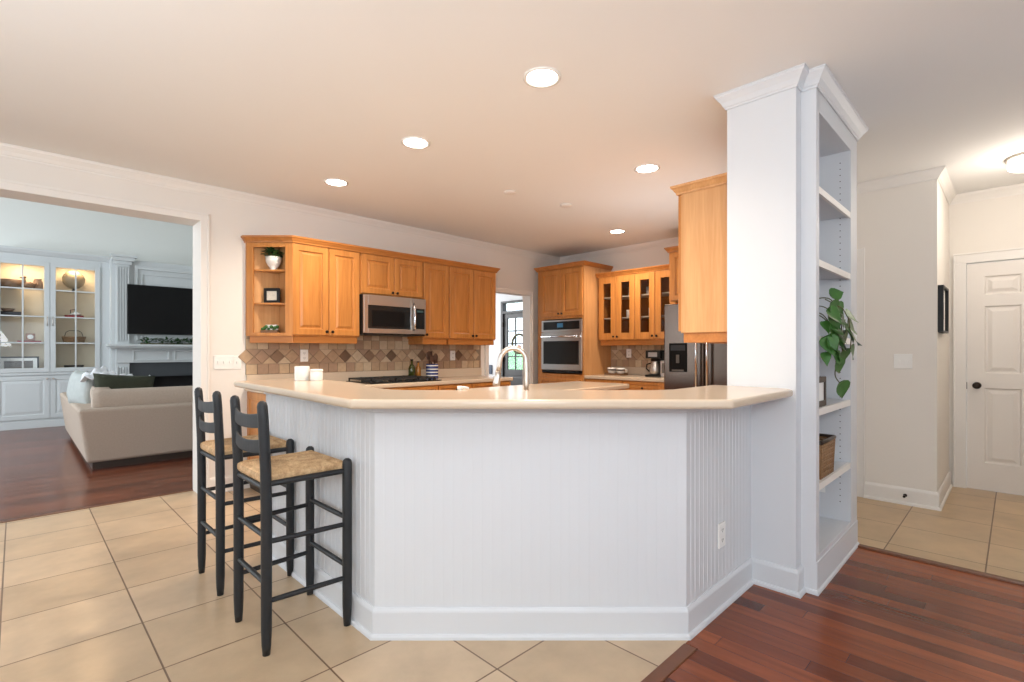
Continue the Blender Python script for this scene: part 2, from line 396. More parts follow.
# living room shell and foyer shell
wallbox('wall_living_far', [(-3.5,11.38,0,3.7,11.5,4.4)], M['livwall'])
wallbox('wall_living_right', [(3.62,DT,0,3.7,11.5,4.4)], M['livwall'])
wallbox('wall_foyer_left', [(3.70,DF,0,3.80,10.0,2.8)], M['foyer'])
wallbox('wall_foyer_end', [(3.7,9.9,0,7.6,10.0,2.8)], M['foyer'])
FD0, FD1 = 6.92, 7.83
wallbox('wall_foyer_front', [(7.5,DF,0,7.62,FD0-.06,2.8),(7.5,FD1+.06,0,7.62,10,2.8),(7.5,FD0-.06,2.30,7.62,FD1+.06,2.8)], M['foyer'])
wallbox('wall_foyer_near', [(XB+.12,DF-.1,0,7.5,DF,2.8),(3.7,DF,H,XB+.12,DF+.04,2.8)], M['foyer'])

# crown mouldings
CR = [(0,H-.001),(0,H-.080),(.006,H-.080),(.008,H-.070),(.013,H-.066),(.024,H-.044),(.040,H-.024),(.046,H-.018),(.048,H-.009),(.052,H-.007),(.052,H-.001)]
struct(MB().sweep([(-3.2,D),(XB,D),(XB,1.125),(3.2,1.125)], CR).build('trim_4', M['trim']))
struct(MB().sweep([(3.25,1.126),(2.789,1.126),(2.789,.779),(2.867,.779),(2.867,.709),(3.786,.709),(3.786,.985)], CR).build('trim_5', M['white']))
struct(MB().sweep([(3.80,.989),(XH-.001,.989),(XH-.001,YN-.001),(XN,YN-.001),(XN,-.75),(4.0,-.75)], CR).build('trim_11', M['trim']))
# baseboards
def bb(name, path, m, h=.135, shoe=True, right=True):
    pr = [(0,.0),(0,h),(.006,h),(.012,h-.012),(.014,h-.020),(.014,.022)]
    if shoe: pr += [(.020,.020),(.025,.012),(.026,.0)]
    else: pr += [(.014,0)]
    return struct(MB().sweep(path, pr, right=right).build(name, m))
bb('baseboard_left', [(OX1+.066,D),(FX0-.085,D)], M['trim'])
bb('baseboard_hall', [(XH,.90),(XH,YN),(XN,YN)], M['trim'])
bb('baseboard_bar', [(1.095,3.262),(1.095,1.942),(2.046,1.0),(2.79,1.0),(2.79,.779),(2.868,.779)], M['white'], .13)
bb('baseboard_living', [(-3.5,11.38),(-.3,11.38)], M['livtrim'])
# casings
def casing(name, x0, x1, z, y, w, m, t=.018):
    b = MB()
    b.box(x0-w, y-t, 0, x0, y, z); b.box(x1, y-t, 0, x1+w, y, z); b.box(x0-w, y-t, z, x1+w, y, z+w)
    b.box(x0-w-.006, y-t-.007, 0, x0-w+.012, y, z+w); b.box(x1+w-.012, y-t-.007, 0, x1+w+.006, y, z+w); b.box(x0-w-.006, y-t-.007, z+w-.012, x1+w+.006, y, z+w+.006)
    return struct(b.build(name, m, bevel=.003))
casing('trim_6', OX0, OX1, OZ, D, .060, M['trim'])
casing('trim_7', FX0, FX1, FZ, D, .055, M['trim'])
# casing on the hall wall beside the bookcase
struct(MB().box(XH-.018, .895, 0, XH, .975, 2.09).box(XH-.026, .893, 0, XH, .905, 2.095).build('trim_8', M['trim'], bevel=.003))
# casing round the hall door (wall x = XN, door from y=.313 down)
b = MB()
for a0, a1, z0, z1, t in ((.313,.400,0,2.015,.018),(-.577,-.49,0,2.015,.018),(-.577,.400,2.015,2.10,.018),(.388,.402,0,2.10,.026),(-.579,-.565,0,2.10,.026),(-.577,.400,2.09,2.104,.026)):
    b.box(XN-t, a0, z0, XN, a1, z1)
struct(b.build('trim_9', M['trim'], bevel=.003))
# light strip moulding along the top of the hall door side of the nook is the crown above

# six-panel hall door -> local x along world -y
def six_panel(mb, w, h, y=0):
    # w wide, h high, panels recessed in the face at y
    st, mid = .115, .11
    cols = [(st, (w-mid)/2), ((w+mid)/2, w-st)]
    rows = [(.24, .90), (1.03, 1.62), (1.72, h-.12)]
    xs = [0, cols[0][0], cols[0][1], cols[1][0], cols[1][1], w]; zs = [0] + [q for r in rows for q in r] + [h]
    for i in range(5):
        for j in range(7):
            if i in (1, 3) and j in (1, 3, 5):
                rr = [[(xs[i]+q,yy,zs[j]+q),(xs[i+1]-q,yy,zs[j]+q),(xs[i+1]-q,yy,zs[j+1]-q),(xs[i]+q,yy,zs[j+1]-q)] for q, yy in ((0,y),(.010,y+.014),(.022,y+.014),(.050,y+.003))]
                mb.loft(rr, 0, False, cap=False); mb.add(rr[-1], [(0,1,2,3)])
            else: mb.add([(xs[i],y,zs[j]),(xs[i+1],y,zs[j]),(xs[i+1],y,zs[j+1]),(xs[i],y,zs[j+1])], [(0,1,2,3)])
    mb.box(0, y+.017, 0, w, y+.04, h)
    for a in ((0,.0005),(w-.0005,w)): mb.box(a[0], y+.0002, 0, a[1], y+.02, h)
d1 = MB(); six_panel(d1, .797, 2.003)
door1 = struct(d1.build('door_1', M['doorpaint'], loc=(XN+.004, .310, .005), rz=-math.pi/2, fix=False))
kb = MB(); kb.lathe([(.030,0),(.030,.006),(.012,.010),(.012,.030),(.026,.038),(.030,.050),(.026,.062),(.010,.068)], 0, 0, 20)
kb.xf(Matrix.Rotation(R(90), 4, 'X')); kb.build('door_knob', M['knob'], door1, loc=(.066, 0, .92))
MB().box(-.004,-.003,.885,.002,.012,.945).build('latch_plate', M['knob'], door1)

# ------------------------------------------------------------------ peninsula half wall with beadboard
def beads(mb, p0, p1, z0, z1, pitch=.0415, g=.0035, dep=.0018):
    """beadboard: V grooves along p0->p1; outward side is to the left of travel"""
    L = math.hypot(p1[0]-p0[0], p1[1]-p0[1]); ux, uy = (p1[0]-p0[0])/L, (p1[1]-p0[1])/L; nx, ny = uy, -ux
    n = max(1, round(L/pitch)); pt = L/n; prof = [(0, 0)]
    for i in range(1, n):
        c = i*pt
        prof += [(c-g, 0), (c-g*.5, -dep), (c, -dep*.25), (c+g*.5, -dep), (c+g, 0)]
    prof.append((L, 0))
    pts = [(p0[0]+ux*a+nx*o, p0[1]+uy*a+ny*o) for a, o in prof]
    mb.loft([[(x,y,z0) for x,y in pts], [(x,y,z1) for x,y in pts]], 0, False, cap=False, closed=False)
PW = [(1.095,3.262),(1.095,1.942),(2.046,.998),(2.79,.998)]
core = [(1.103,3.262),(1.103,1.945),(2.049,1.006),(2.79,1.006),(2.79,1.12),(2.10,1.12),(1.205,2.0),(1.205,3.262)]
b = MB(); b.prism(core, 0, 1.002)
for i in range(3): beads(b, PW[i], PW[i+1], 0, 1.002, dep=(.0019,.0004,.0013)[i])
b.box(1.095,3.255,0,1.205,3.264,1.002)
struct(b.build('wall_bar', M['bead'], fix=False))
# flat trim band just under the bar top
struct(MB().sweep([(1.095,3.262),(1.095,1.942),(2.046,.998),(2.79,.998)], [(0,.965),(0,1.003),(.012,1.003),(.012,.968),(.006,.965)]).build('trim_10', M['bead']))

def bar_top():
    pts = [(.972,3.47),(.92,1.825),(1.975,.772),(2.66,.772)] + arc(2.70,.857,.085,-90,0,6)[1:] + [(2.786,1.20),(2.30,1.20)] + \
          [(2.20,1.246),(1.42,2.02),(1.345,2.10),(1.315,2.18),(1.325,2.32),(1.37,2.50),(1.43,2.68),(1.455,2.82),(1.46,3.47)]
    o = MB().prism(pts, 1.003, 1.041).build('bar_countertop', M['top'], bevel=.014, seg=4)
    return tag(o, 'long cream bar top wrapping around the white beadboard half wall', 'countertop')
bar_top()

# end column and built-in bookcase
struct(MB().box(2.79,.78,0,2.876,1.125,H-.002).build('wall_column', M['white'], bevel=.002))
BX0, BX1, BY0, BY1 = 2.868, 3.785, .710, .985
def bookcase():
    t = thing('built_in_bookcase', 'tall white built-in bookcase at the end of the bar wall with open shelves', 'bookcase', (BX0, BY1, 0))
    w = BX1-BX0; d = BY1-BY0
    b = MB()
    b.box(0,-d,0,.054,-.0,H-.003)            # left side
    b.box(w-.17,-d,0,w,-.0,H-.003)           # right side (thick)
    b.box(.045,-.012,0,w-.17,0,H-.003)       # back
    b.box(.045,-d,2.455,w-.17,-.012,H-.003)  # head
    b.box(.045,-d,0,w-.17,-.012,.185)        # plinth and bottom shelf
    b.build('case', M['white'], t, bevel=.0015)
    for z in (2.075, 1.70, 1.305, .932, .548):
        MB().box(.046,-d+.012,z-.022,w-.171,-.013,z).build('shelf', M['white'], t, bevel=.001)
        MB().box(.046,-d+.001,z-.034,w-.171,-d+.016,z+.001).build('shelf_edge', M['trim'], t)
    h = MB()
    for yy in (-d+.055, -.06):
        for i in range(56):
            z = .30 + i*.038
            if z < 2.40: h.tube([(w-.1705,yy,z),(w-.1725,yy,z)], .0035, 6)
    tag(h.build('peg_holes', M['slot'], t), kind='stuff')
    o = MB().box(w-.176,-.14,.34,w-.170,-.08,.45).build('outlet', M['plastic'], t, bevel=.002)
    bs = MB().sweep([(0,-d+.065),(0,-d),(w,-d),(w,-.0)], [(0,0),(0,.022),(.006,.020),(.011,.012),(.012,0)], right=True).box(.003,-d-.004,.018,w,-d+.001,.160)
    bs.build('plinth_board', M['white'], t)
    return t
bookcase()

# ------------------------------------------------------------------ cabinets
def raised_door(x0, x1, z0, z1, y, parent, knobpos=None, m=None, fr=.055, name='door'):
    b = MB()
    b.panel(x0, x1, z0, z1, [(0,y+.02),(0,y+.003),(.003,y),(fr,y),(fr+.003,y+.010),(fr+.009,y+.012),(fr+.016,y+.012),(fr+.036,y+.004)])
    o = b.build(name, m or M['maple'], parent)
    if knobpos: knob(knobpos[0], y, knobpos[1], o)
    return o
def knob(x, y, z, parent, r=.014):
    k = MB().lathe([(.006,0),(.006,.012),(r,.017),(r*1.05,.023),(r*.7,.029)], 0, 0, 12)
    k.xf(Matrix.Rotation(R(90), 4, 'X')); k.build('knob', M['knob'], parent, loc=(x, y, z))
def glass_door(x0, x1, z0, z1, y, parent, knobpos=None, fr=.075):
    b = MB()
    xs = (x0, x0+fr, x1-fr, x1)
    b.box(x0,y,z0,x0+fr,y+.02,z1); b.box(x1-fr,y,z0,x1,y+.02,z1); b.box(x0+fr,y,z0,x1-fr,y+.02,z0+fr+.01); b.box(x0+fr,y,z1-fr-.01,x1-fr,y+.02,z1)
    o = b.build('door', M['maple'], parent, bevel=.003)
    MB().box(x0+fr-.004,y+.010,z0+fr,x1-fr+.004,y+.013,z1-fr).build('pane', M['dglass'], o)
    if knobpos: knob(knobpos[0], y, knobpos[1], o)
    return o
def upper(label, loc, rz, w, z0, z1, depth, doors, rail=True, kz=None, group=None, side='maple', glass=False, name='upper_cabinet'):
    """wall cabinet, local x along the wall, front at -depth"""
    t = thing(name, label, 'cabinet', (*loc, z0), rz, group)
    h = z1-z0
    if glass:
        b = MB(); b.box(0,-depth,0,.018,0,h); b.box(w-.018,-depth,0,w,0,h); b.box(.018,-.01,0,w-.018,0,h); b.box(.018,-depth,0,w-.018,-.01,.018); b.box(.018,-depth,h-.018,w-.018,-.01,h)
        b.box(w/2-.02,-depth,.018,w/2+.02,-depth+.02,h-.018)
        b.build('body', M['maplein'] if False else M['maple'], t)
        for sz in (.30, .575): MB().box(.019,-depth+.03,sz-.016,w-.019,-.011,sz).build('shelf', M['trim'], t)
    else:
        MB().box(0,-depth,0,w,0,h).build('body', M[side], t, bevel=.002)
    if rail: MB().box(.012,-depth+.012,-.062,w-.012,-depth+.035,.0).box(.012,-depth+.03,-.062,.03,-.0,0).box(w-.03,-depth+.03,-.062,w-.012,0,0).build('light_rail', M['mapleh'], t, bevel=.003)
    for i, (a, b_) in enumerate(doors):
        kx = None
        if kz is not None:
            right_leaf = (i % 2 == 1) if len(doors) > 1 else True
            kx = (a+.028, kz) if right_leaf else (b_-.028, kz)
            if len(doors) == 1: kx = (a+.028, kz)
        (glass_door if glass else raised_door)(a+.0035, b_-.0035, .012, h-.012, -depth-.0205, t, kx)
    return t
def crown_run(name, label, path, z, right=True, hgt=.048, m=None):
    pr = [(0,z-.008),(.005,z-.008),(.007,z+.004),(.014,z+.012),(.024,z+.028),(.032,z+.034),(.034,z+hgt),(0,z+hgt)]
    o = MB().sweep(path, pr, right=right).build(name, m or M['mapleh'])
    return tag(o, label, 'moulding')
UZ0, UZ1 = 1.365, 2.208
FY = .31   # body depth; door faces at D-.33
# angled open end shelf
def corner_shelf():
    t = thing('corner_shelf_cabinet', 'angled open maple end cabinet holding a small plant, frame and dish', 'cabinet', (1.462, D-.04, UZ0), R(-45))
    L = .410; h = UZ1-UZ0; s0, s1 = .058, .346; z0, z1 = .028, .795
    b = MB(); b.box(0,0,0,s0,.018,h); b.box(s1,0,0,L,.018,h); b.box(s0,0,0,s1,.018,z0); b.box(s0,0,z1,s1,.018,h)
    b.build('face_frame', M['maple'], t, bevel=.002)
    tri = [(0.005,.018),(L-.005,.018),(L/2,L/2-.004)]
    c = MB(); c.prism(tri, 0, .018); c.prism(tri, h-.018, h)
    # two side panels lying on the wall and on the neighbour cabinet
    c.prism([(.0185,.0185),(.035,.0185),(L/2,L/2-.020),(L/2,L/2-.003)], .018, h-.018)
    c.prism([(L-.0185,.0185),(L-.035,.0185),(L/2,L/2-.020),(L/2,L/2-.003)], .018, h-.018)
    c.build('body', M['maplel'], t)
    c = MB().prism([(.004,.004),(.004+.0275,.004+.0285),(.016,.045),(-.025,.030)], 0, h); c.build('side_stile', M['maple'], t)
    for z in (.298, .597):
        MB().prism([(.045,.019),(L-.045,.019),(L/2,L/2-.032)], z-.016, z).build('shelf', M['maple'], t)
    MB().prism([(.02,.012),(L,.012),(L,.034),(.02,.034)], -.062, 0).build('light_rail', M['mapleh'], t, bevel=.003)
    return t
corner_shelf()
B = dict(kz=.045)
upper('tall two-door maple wall cabinet left of the microwave, beside the open shelf', (1.752, D), 0, .652, UZ0, UZ1, FY, [(0.0,.338),(.338,.652)], **B)
upper('short two-door maple wall cabinet directly above the microwave', (2.410, D), 0, .742, 1.795, UZ1, FY, [(.010,.382),(.382,.735)], rail=False, kz=.035)
upper('narrow single-door maple wall cabinet just right of the microwave', (3.156, D), 0, .350, UZ0, UZ1, FY, [(.005,.345)], kz=.045)
upper('two-door maple wall cabinet at the doorway end of the long run', (3.510, D), 0, .728, UZ0, UZ1, FY, [(.002,.362),(.362,.724)], **B)
crown_run('cabinet_crown_molding', 'stepped maple crown along the top of the long wall cabinet run', [(1.458,D-.001),(1.458,D-.042),(1.750,D-.334),(4.240,D-.334),(4.240,D-.001)], UZ1)

# backsplash: real tiles, one mesh per wall
def backsplash(name, label, L, z0, ztop, loc, rz, half_left=True, seed=3):
    rnd = random.Random(seed); b = MB()
    b.box(0,-.006,z0,L,0,ztop,0)
    def tile(poly, m):
        # poly in x,z slightly shrunk
        cx = sum(p[0] for p in poly)/len(poly); cz = sum(p[1] for p in poly)/len(poly)
        q = []
        for x, z in poly:
            dx, dz = cx-x, cz-z; l = math.hypot(dx, dz) or 1; q.append((x+dx/l*.0028, z+dz/l*.0028))
        n = len(q)
        v = [(x,-.006,z) for x, z in q] + [(x+(cx-x)*.03,-.0125,z+(cz-z)*.03) for x, z in q]
        b.add(v, [tuple(range(n, 2*n))]+[(i,(i+1)%n,n+(i+1)%n,n+i) for i in range(n)], m)
    pick = lambda: rnd.choice([1,1,2,2,3,3,4])
    s = .0955; dg = .135; zb = z0+s
    zt = zb+dg
    for zz in (z0, zt, zt+s):
        x = 0
        while x < L-.01:
            x1 = min(x+s, L); z1 = min(zz+s, ztop)
            if z1-zz > .01: tile([(x,zz),(x1,zz),(x1,z1),(x,z1)], pick())
            x += s
    n = int(L/dg); zc = zb+dg/2
    for i in range(n+1):
        cx = i*dg
        dia = [(cx-dg/2,zc),(cx,zb),(cx+dg/2,zc),(cx,zt)]
        mm = 5 if i in (7,11,18) else (6 if i in (2,9,14) else rnd.choice([1,2,3,4,2,3]))
        if i == 0: mm = 2
        if not half_left and i == 0: dia = [(0,zb),(dg/2,zc),(0,zt)]
        if cx+dg/2 > L: 
            dia = [(cx-dg/2,zc),(cx,zb),(min(cx+dg/2,L+.04),zc),(cx,zt)]
        tile(dia, mm)
        if i < n:
            tile([(cx,zb),(cx+dg,zb),(cx+dg/2,zc)], pick()); tile([(cx,zt),(cx+dg/2,zc),(cx+dg,zt)], pick())
    o = b.build(name, [M['grout']]+TILES, loc=loc, rz=rz, fix=False)
    return tag(o, label, 'backsplash')
backsplash('tile_backsplash', 'tumbled stone backsplash with a diamond band behind the cooktop', 2.80, 1.0155, UZ0+.03, (1.465, D-.001, 0), 0)
backsplash('tile_backsplash', 'small stone backsplash with diamonds behind the coffee maker', 1.12, 1.0155, UZ0+.03, (XB-.001, 3.95, 0), -math.pi/2, False, 5)

# microwave over the cooktop
def microwave():
    t = thing('microwave', 'stainless over-the-range microwave hung beneath the short wall cabinet', 'microwave', (2.412, D, 1.392), 0)
    w, h, d = .728, .398, .375
    MB().box(0,-d,0,w,0,h).build('body', M['black'], t, bevel=.003)
    f = -d
    dw = .565
    b = MB()
    b.box(0,f-.022,.018,.045,f,h-.006); b.box(dw-.03,f-.022,.018,dw,f,h-.006); b.box(.045,f-.022,.018,dw-.03,f,.062); b.box(.045,f-.022,h-.105,dw-.03,f,h-.006)
    dr = b.build('door', M['steel'], t, bevel=.003)
    MB().box(.045,f-.019,.062,dw-.03,f-.001,h-.105).build('window', M['blackglass'], dr)
    MB().box(.085,f-.0205,.085,dw-.10,f-.018,h-.155).build('window_screen', M['screen'], dr)
    MB().tube([(dw+.012,f-.02,.06),(dw+.006,f-.048,.075),(dw,f-.056,.12),(dw,f-.058,.19),(dw,f-.056,.27),(dw+.006,f-.048,.315),(dw+.012,f-.02,.33)], .012, 10).build('handle', M['chrome'], dr)
    MB().box(dw+.003,f-.020,.018,w,f,h-.006).box(dw+.003,f-.022,h-.105,w,f,h-.006).build('control_frame', M['steel'], t, bevel=.003)
    c = MB().box(dw+.035,f-.0225,.07,w-.018,f-.019,h-.11).build('control_panel', M['blackglass'], t)
    MB().box(dw+.05,f-.0232,h-.15,w-.035,f-.022,h-.13).build('display', mat('display_green',(.05,.12,.13),.3), c)
    g = MB()
    for i in range(9):
        for j in range(1): g.box(.03+i*.075,f-.004,.004,.09+i*.075,f-.001,.012)
    g.build('vent_grille', M['iron'], t)
microwave()

# base run under the left wall
def base_run(label, loc, rz, w, mods, depth=.585, h=.872, enddoor=False):
    t = thing('base_cabinet', label, 'cabinet', (*loc, 0), rz)
    MB().box(.01,-depth+.06,0,w-.01,-.0,.10).build('toe_kick', M['darkwood'], t)
    MB().box(0,-depth,.10,w,0,h).build('body', M['maple'], t, bevel=.002)
    x = 0
    for mw, kind in mods:
        y = -depth-.0205
        if kind == 'drawers':
            for a, c in ((.125,.36),(.37,.60),(.61,.745),(.755,.862)):
                dr = raised_door(x+.006, x+mw-.006, a, c, y, t, (x+mw/2, (a+c)/2), fr=.03, name='drawer')
        else:
            dr = raised_door(x+.006, x+mw-.006, .725, .862, y, t, (x+mw/2, .79), fr=.03, name='drawer')
            if kind == 'two':
                raised_door(x+.006, x+mw/2-.002, .125, .712, y, t, (x+mw/2-.03,.66)); raised_door(x+mw/2+.002, x+mw-.006, .125, .712, y, t, (x+mw/2+.03,.66))
            else: raised_door(x+.006, x+mw-.006, .125, .712, y, t, (x+.04,.66))
        x += mw
    if enddoor:
        st = MB(); st.panel(0, depth-.02, .11, h-.005, [(0,.0),(0,-.010),(.06,-.010),(.066,-.003),(.08,-.003),(.10,-.008)])
        st.xf(Matrix.Translation((-.0,-.01,0)) @ Matrix.Rotation(R(-90),4,'Z'))
        st.build('end_panel', M['maple'], t)
    return t
base_run('long maple base cabinet run with end panel under the cooktop counter', (1.485, D-.001), 0, 2.74, [(.45,'one'),(.46,'drawers'),(.76,'two'),(.46,'drawers'),(.61,'two')], enddoor=True)
lc = [(1.455,D-.002),(1.455,D-.62),(4.245,D-.62)]+[(4.275,D-.59),(4.275,D-.002)]
o = MB().prism(lc, .873, .914).build('countertop', M['top'], bevel=.010, seg=3)
tag(o, 'low cream counter along the left wall carrying the cooktop', 'countertop')
MB().box(1.47,D-.026,.914,4.262,D-.002,1.015).build('upstand', M['top'], o, bevel=.003)

# cooktop
def cooktop():
    t = thing('gas_cooktop', 'black gas cooktop set in the counter below the microwave', 'cooktop', (2.805, D-.32, .914))
    MB().box(-.42,-.25,0,.42,.25,.012).build('plate', M['blackglass'], t, bevel=.006)
    for i, (x, y, r) in enumerate(((-.26,.11,.05),(-.26,-.12,.04),(0,0,.06),(.24,.11,.04),(.24,-.12,.05))):
        MB().lathe([(r*1.2,.012),(r*1.1,.020),(r,.022),(r,.030),(r*.6,.034)], x, y, 18).build('burner', M['iron'], t)
    for x0, x1 in ((-.40,-.14),(-.13,.13),(.14,.34)):
        g = MB()
        g.box(x0,-.23,.030,x1,-.218,.044).box(x0,.218,.030,x1,.23,.044).box(x0,-.23,.030,x0+.012,.23,.044).box(x1-.012,-.23,.030,x1,.23,.044)
        cx = (x0+x1)/2
        for yy in (-.12, 0, .12): g.box(x0,yy-.005,.034,x1,yy+.005,.046)
        g.box(cx-.005,-.23,.034,cx+.005,.23,.046)
        for fx in (x0+.006, x1-.006):
            for fy in (-.224,.224): g.box(fx-.006,fy-.006,.011,fx+.006,fy+.006,.032)
        g.build('grate', M['iron'], t)
    for i in range(5):
        MB().lathe([(.017,.012),(.016,.030),(.012,.034)], .378, -.17+i*.085, 14).build('control_knob', M['black'], t)
cooktop()

# oven tower on the back wall
OY0 = 3.965
def oven_tower():
    w = .80
    t = thing('oven_cabinet', 'tall maple cabinet tower framing the wall oven', 'cabinet', (XB-.004, OY0+w, 0), -math.pi/2)
    d = .61
    MB().box(.01,-d+.06,0,w-.01,0,.10).build('toe_kick', M['darkwood'], t)
    b = MB(); b.box(0,-d,.10,w,0,.92); b.box(0,-d,1.665,w,0,2.35); b.box(0,-d,.92,.088,0,1.665); b.box(w-.020,-d,.92,w,0,1.665); b.box(.088,-.03,.92,w-.020,0,1.665)
    b.build('body', M['maple'], t, bevel=.001)
    MB().box(w,-d,.0,w+.012,-.0,2.35).build('side_panel', M['maplel'], t, bevel=.001)
    hm = w/2+.03
    raised_door(.065,hm-.002,1.70,2.33,-d-.0205,t,(hm-.028,1.735)); raised_door(hm+.002,w-.008,1.70,2.33,-d-.0205,t,(hm+.028,1.735))
    raised_door(.020,w-.025,.60,.86,-d-.0205,t,(w/2,.73),fr=.045,name='drawer'); raised_door(.020,w/2-.002,.125,.585,-d-.0205,t,(w/2-.03,.54)); raised_door(w/2+.002,w-.025,.125,.585,-d-.0205,t,(w/2+.03,.54))
    o = thing('oven', 'stainless single wall oven set in the tall maple tower', 'oven', (XB-.001, OY0+w, .935), -math.pi/2)
    f = -d-.022; W0, W1, hh = .090, w-.022, .715
    MB().box(W0+.002,f+.022,.001,W1-.002,-.04,hh).build('body', M['steel'], o)
    c = MB().box(W0-.008,f+.001,.555,W1+.008,f+.021,hh).build('control_panel', M['steel'], o, bevel=.003)
    MB().box(W0+.03,f-.002,.585,W1-.03,f+.002,.695).build('control_glass', M['blackglass'], c)
    MB().box(.37,f-.003,.615,.47,f-.0015,.670).build('display', mat('display_blue', (.05,.22,.42), .3), c)
    dr = MB().panel(W0-.008,W1+.008,.04,.545,[(0,f+.021),(0,f-.002),(.004,f-.006)]).build('door', M['steel'], o)
    MB().box(W0+.035,f-.010,.115,W1-.035,f-.004,.43).build('window', M['blackglass'], dr, bevel=.004)
    hb = MB().tube([(W0+.04,f-.055,.49),(W1-.04,f-.055,.49)], .013, 12); hb.tube([(W0+.07,f-.055,.49),(W0+.07,f-.005,.49)], .009, 8); hb.tube([(W1-.07,f-.055,.49),(W1-.07,f-.005,.49)], .009, 8)
    hb.build('handle', M['chrome'], dr)
    MB().box(W0,f+.004,.0,W1,f+.021,.036).build('lower_vent', M['black'], o)
oven_tower()
crown_run('cabinet_crown_molding', 'maple crown on top of the tall oven tower', [(XB-.002,OY0+.802),(XB-.633,OY0+.802),(XB-.633,OY0-.014),(XB-.002,OY0-.014)], 2.35)

# glass-door wall cabinets on the back wall
upper('four-door maple wall cabinet with smoky glass panes over the coffee maker', (XB-.001, 3.912), -math.pi/2, 1.10, UZ0, UZ1, FY+.03,
      [(0,.272),(.272,.55),(.55,.828),(.828,1.10)], glass=True, kz=.05, name='glass_door_cabinet')
crown_run('cabinet_crown_molding', 'maple crown above the glass-door cabinets', [(XB-.363,3.935),(XB-.363,2.80)], UZ1)
base_run('short maple base cabinet under the coffee counter', (XB-.001, 3.95), -math.pi/2, 1.13, [(.565,'one'),(.565,'one')])
o = MB().box(XB-.625, 2.815, .873, XB-.002, 3.948, .914).build('countertop', M['top'], bevel=.008, seg=3)
tag(o, 'small cream counter between the oven tower and the refrigerator', 'countertop')
MB().box(XB-.026,2.825,.914,XB-.002,3.946,1.015).build('upstand', M['top'], o, bevel=.003)

# refrigerator
def fridge():
    w = .905
    t = thing('refrigerator', 'stainless french-door refrigerator with a dispenser in its left door', 'refrigerator', (XB-.02, 2.738, 0), -math.pi/2)
    d = .70
    MB().box(0,-d,.02,w,0,1.745).build('body', mat('fridge_case', (.25,.24,.23), .5, .3), t, bevel=.005)
    MB().box(.02,-d+.01,0,w-.02,-.02,.05).build('toe_grille', M['black'], t)
    f = -d-.005
    for i, (a, c) in enumerate(((.0,w/2-.003),(w/2+.003,w))):
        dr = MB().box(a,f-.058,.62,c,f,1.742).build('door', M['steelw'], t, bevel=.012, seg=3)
        hx = c-.055 if i == 0 else a+.055
        hb = MB().tube([(hx,f-.115,.78),(hx,f-.118,1.2),(hx,f-.115,1.60)], .013, 10)
        for hz in (.82,1.56): hb.tube([(hx,f-.115,hz),(hx,f-.055,hz)], .010, 8)
        hb.build('handle', M['chrome'], dr)
        if i == 0:
            ds = MB().box(.065,f-.064,1.005,.27,f-.055,1.315).build('dispenser', mat('dispenser_black', (.008,.008,.008), .55, spec=.08), dr, bevel=.003)
            MB().box(.085,f-.067,1.235,.25,f-.063,1.295).build('dispenser_display', mat('dispenser_grey', (.03,.032,.035), .4, spec=.2), ds)
            MB().box(.10,f-.070,1.012,.235,f-.063,1.03).box(.15,f-.071,1.10,.185,f-.063,1.19).build('dispenser_tray', M['slot'], ds)
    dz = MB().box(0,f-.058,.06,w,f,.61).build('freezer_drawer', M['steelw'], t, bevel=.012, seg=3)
    hb = MB().tube([(.10,f-.115,.55),(w-.10,f-.115,.55)], .013, 10); hb.tube([(.16,f-.115,.55),(.16,f-.05,.55)], .01, 8); hb.tube([(w-.16,f-.115,.55),(w-.16,f-.05,.55)], .01, 8)
    hb.build('handle', M['chrome'], dz)
fridge()
upper('deep maple cabinet above the refrigerator', (XB-.001, 2.76), -math.pi/2, .95, 1.785, 2.345, .62, [(.02,.475),(.475,.93)], rail=False, kz=.04)
crown_run('cabinet_crown_molding', 'maple crown on the deep cabinet above the refrigerator', [(XB-.002,2.762),(XB-.643,2.762),(XB-.643,1.80)], 2.345)

# near upper cabinets on the right wall, end panel faces the camera
upper('large near maple wall cabinet beside the white column, plain end panel showing', (4.55, 1.127), math.pi, 1.54, 1.345, 2.235, .378, [(.0,.385),(.385,.77),(.77,1.155),(1.155,1.54)], kz=.045, side='maplel')
crown_run('cabinet_crown_molding', 'light maple crown on the near wall cabinet beside the white column', [(3.008,1.127),(3.008,1.528),(4.552,1.528)], 2.235, right=False, m=M['maplel'])

# low working side of the peninsula
def pen_base():
    t = thing('peninsula_cabinet', 'maple base cabinets on the kitchen side of the bar wall', 'cabinet', (0,0,0))
    poly = [(1.207,3.25),(1.207,2.003),(2.103,1.128),(4.93,1.128),(4.93,1.73),(2.33,1.73),(1.79,2.27),(1.79,3.25)]
    MB().prism(poly, .10, .872).build('body', M['maple'], t)
    toe = [(1.22,3.23),(1.22,2.02),(2.12,1.14),(4.91,1.14),(4.91,1.67),(2.30,1.67),(1.73,2.24),(1.73,3.23)]
    MB().prism(toe, 0, .10).build('toe_kick', M['darkwood'], t)
    for org, rz, w, n in (((1.79,2.29),R(90),.95,2),((4.92,1.73),math.pi,2.55,5),((2.315,1.745),R(135),.74,2)):
        g = bpy.data.objects.new('door_front', None)
        for i in range(n):
            a, c = i*w/n+.004, (i+1)*w/n-.004
            b = MB()
            b.panel(a, c, .125, .86, [(0,0),(0,-.017),(.003,-.020),(.055,-.020),(.061,-.014),(.066,-.010),(.074,-.010),(.097,-.017)])
            b.build('door', M['maple'], t, loc=(*org,0), rz=rz)
        bpy.data.objects.remove(g)
pen_base()
pts = [(1.207,3.262),(1.207,2.003),(2.103,1.128),(4.95,1.128),(4.95,1.76),(2.345,1.76),(1.82,2.285),(1.82,3.262)]
o = MB().prism(pts, .873, .914).build('countertop', M['top'], bevel=.010, seg=3)
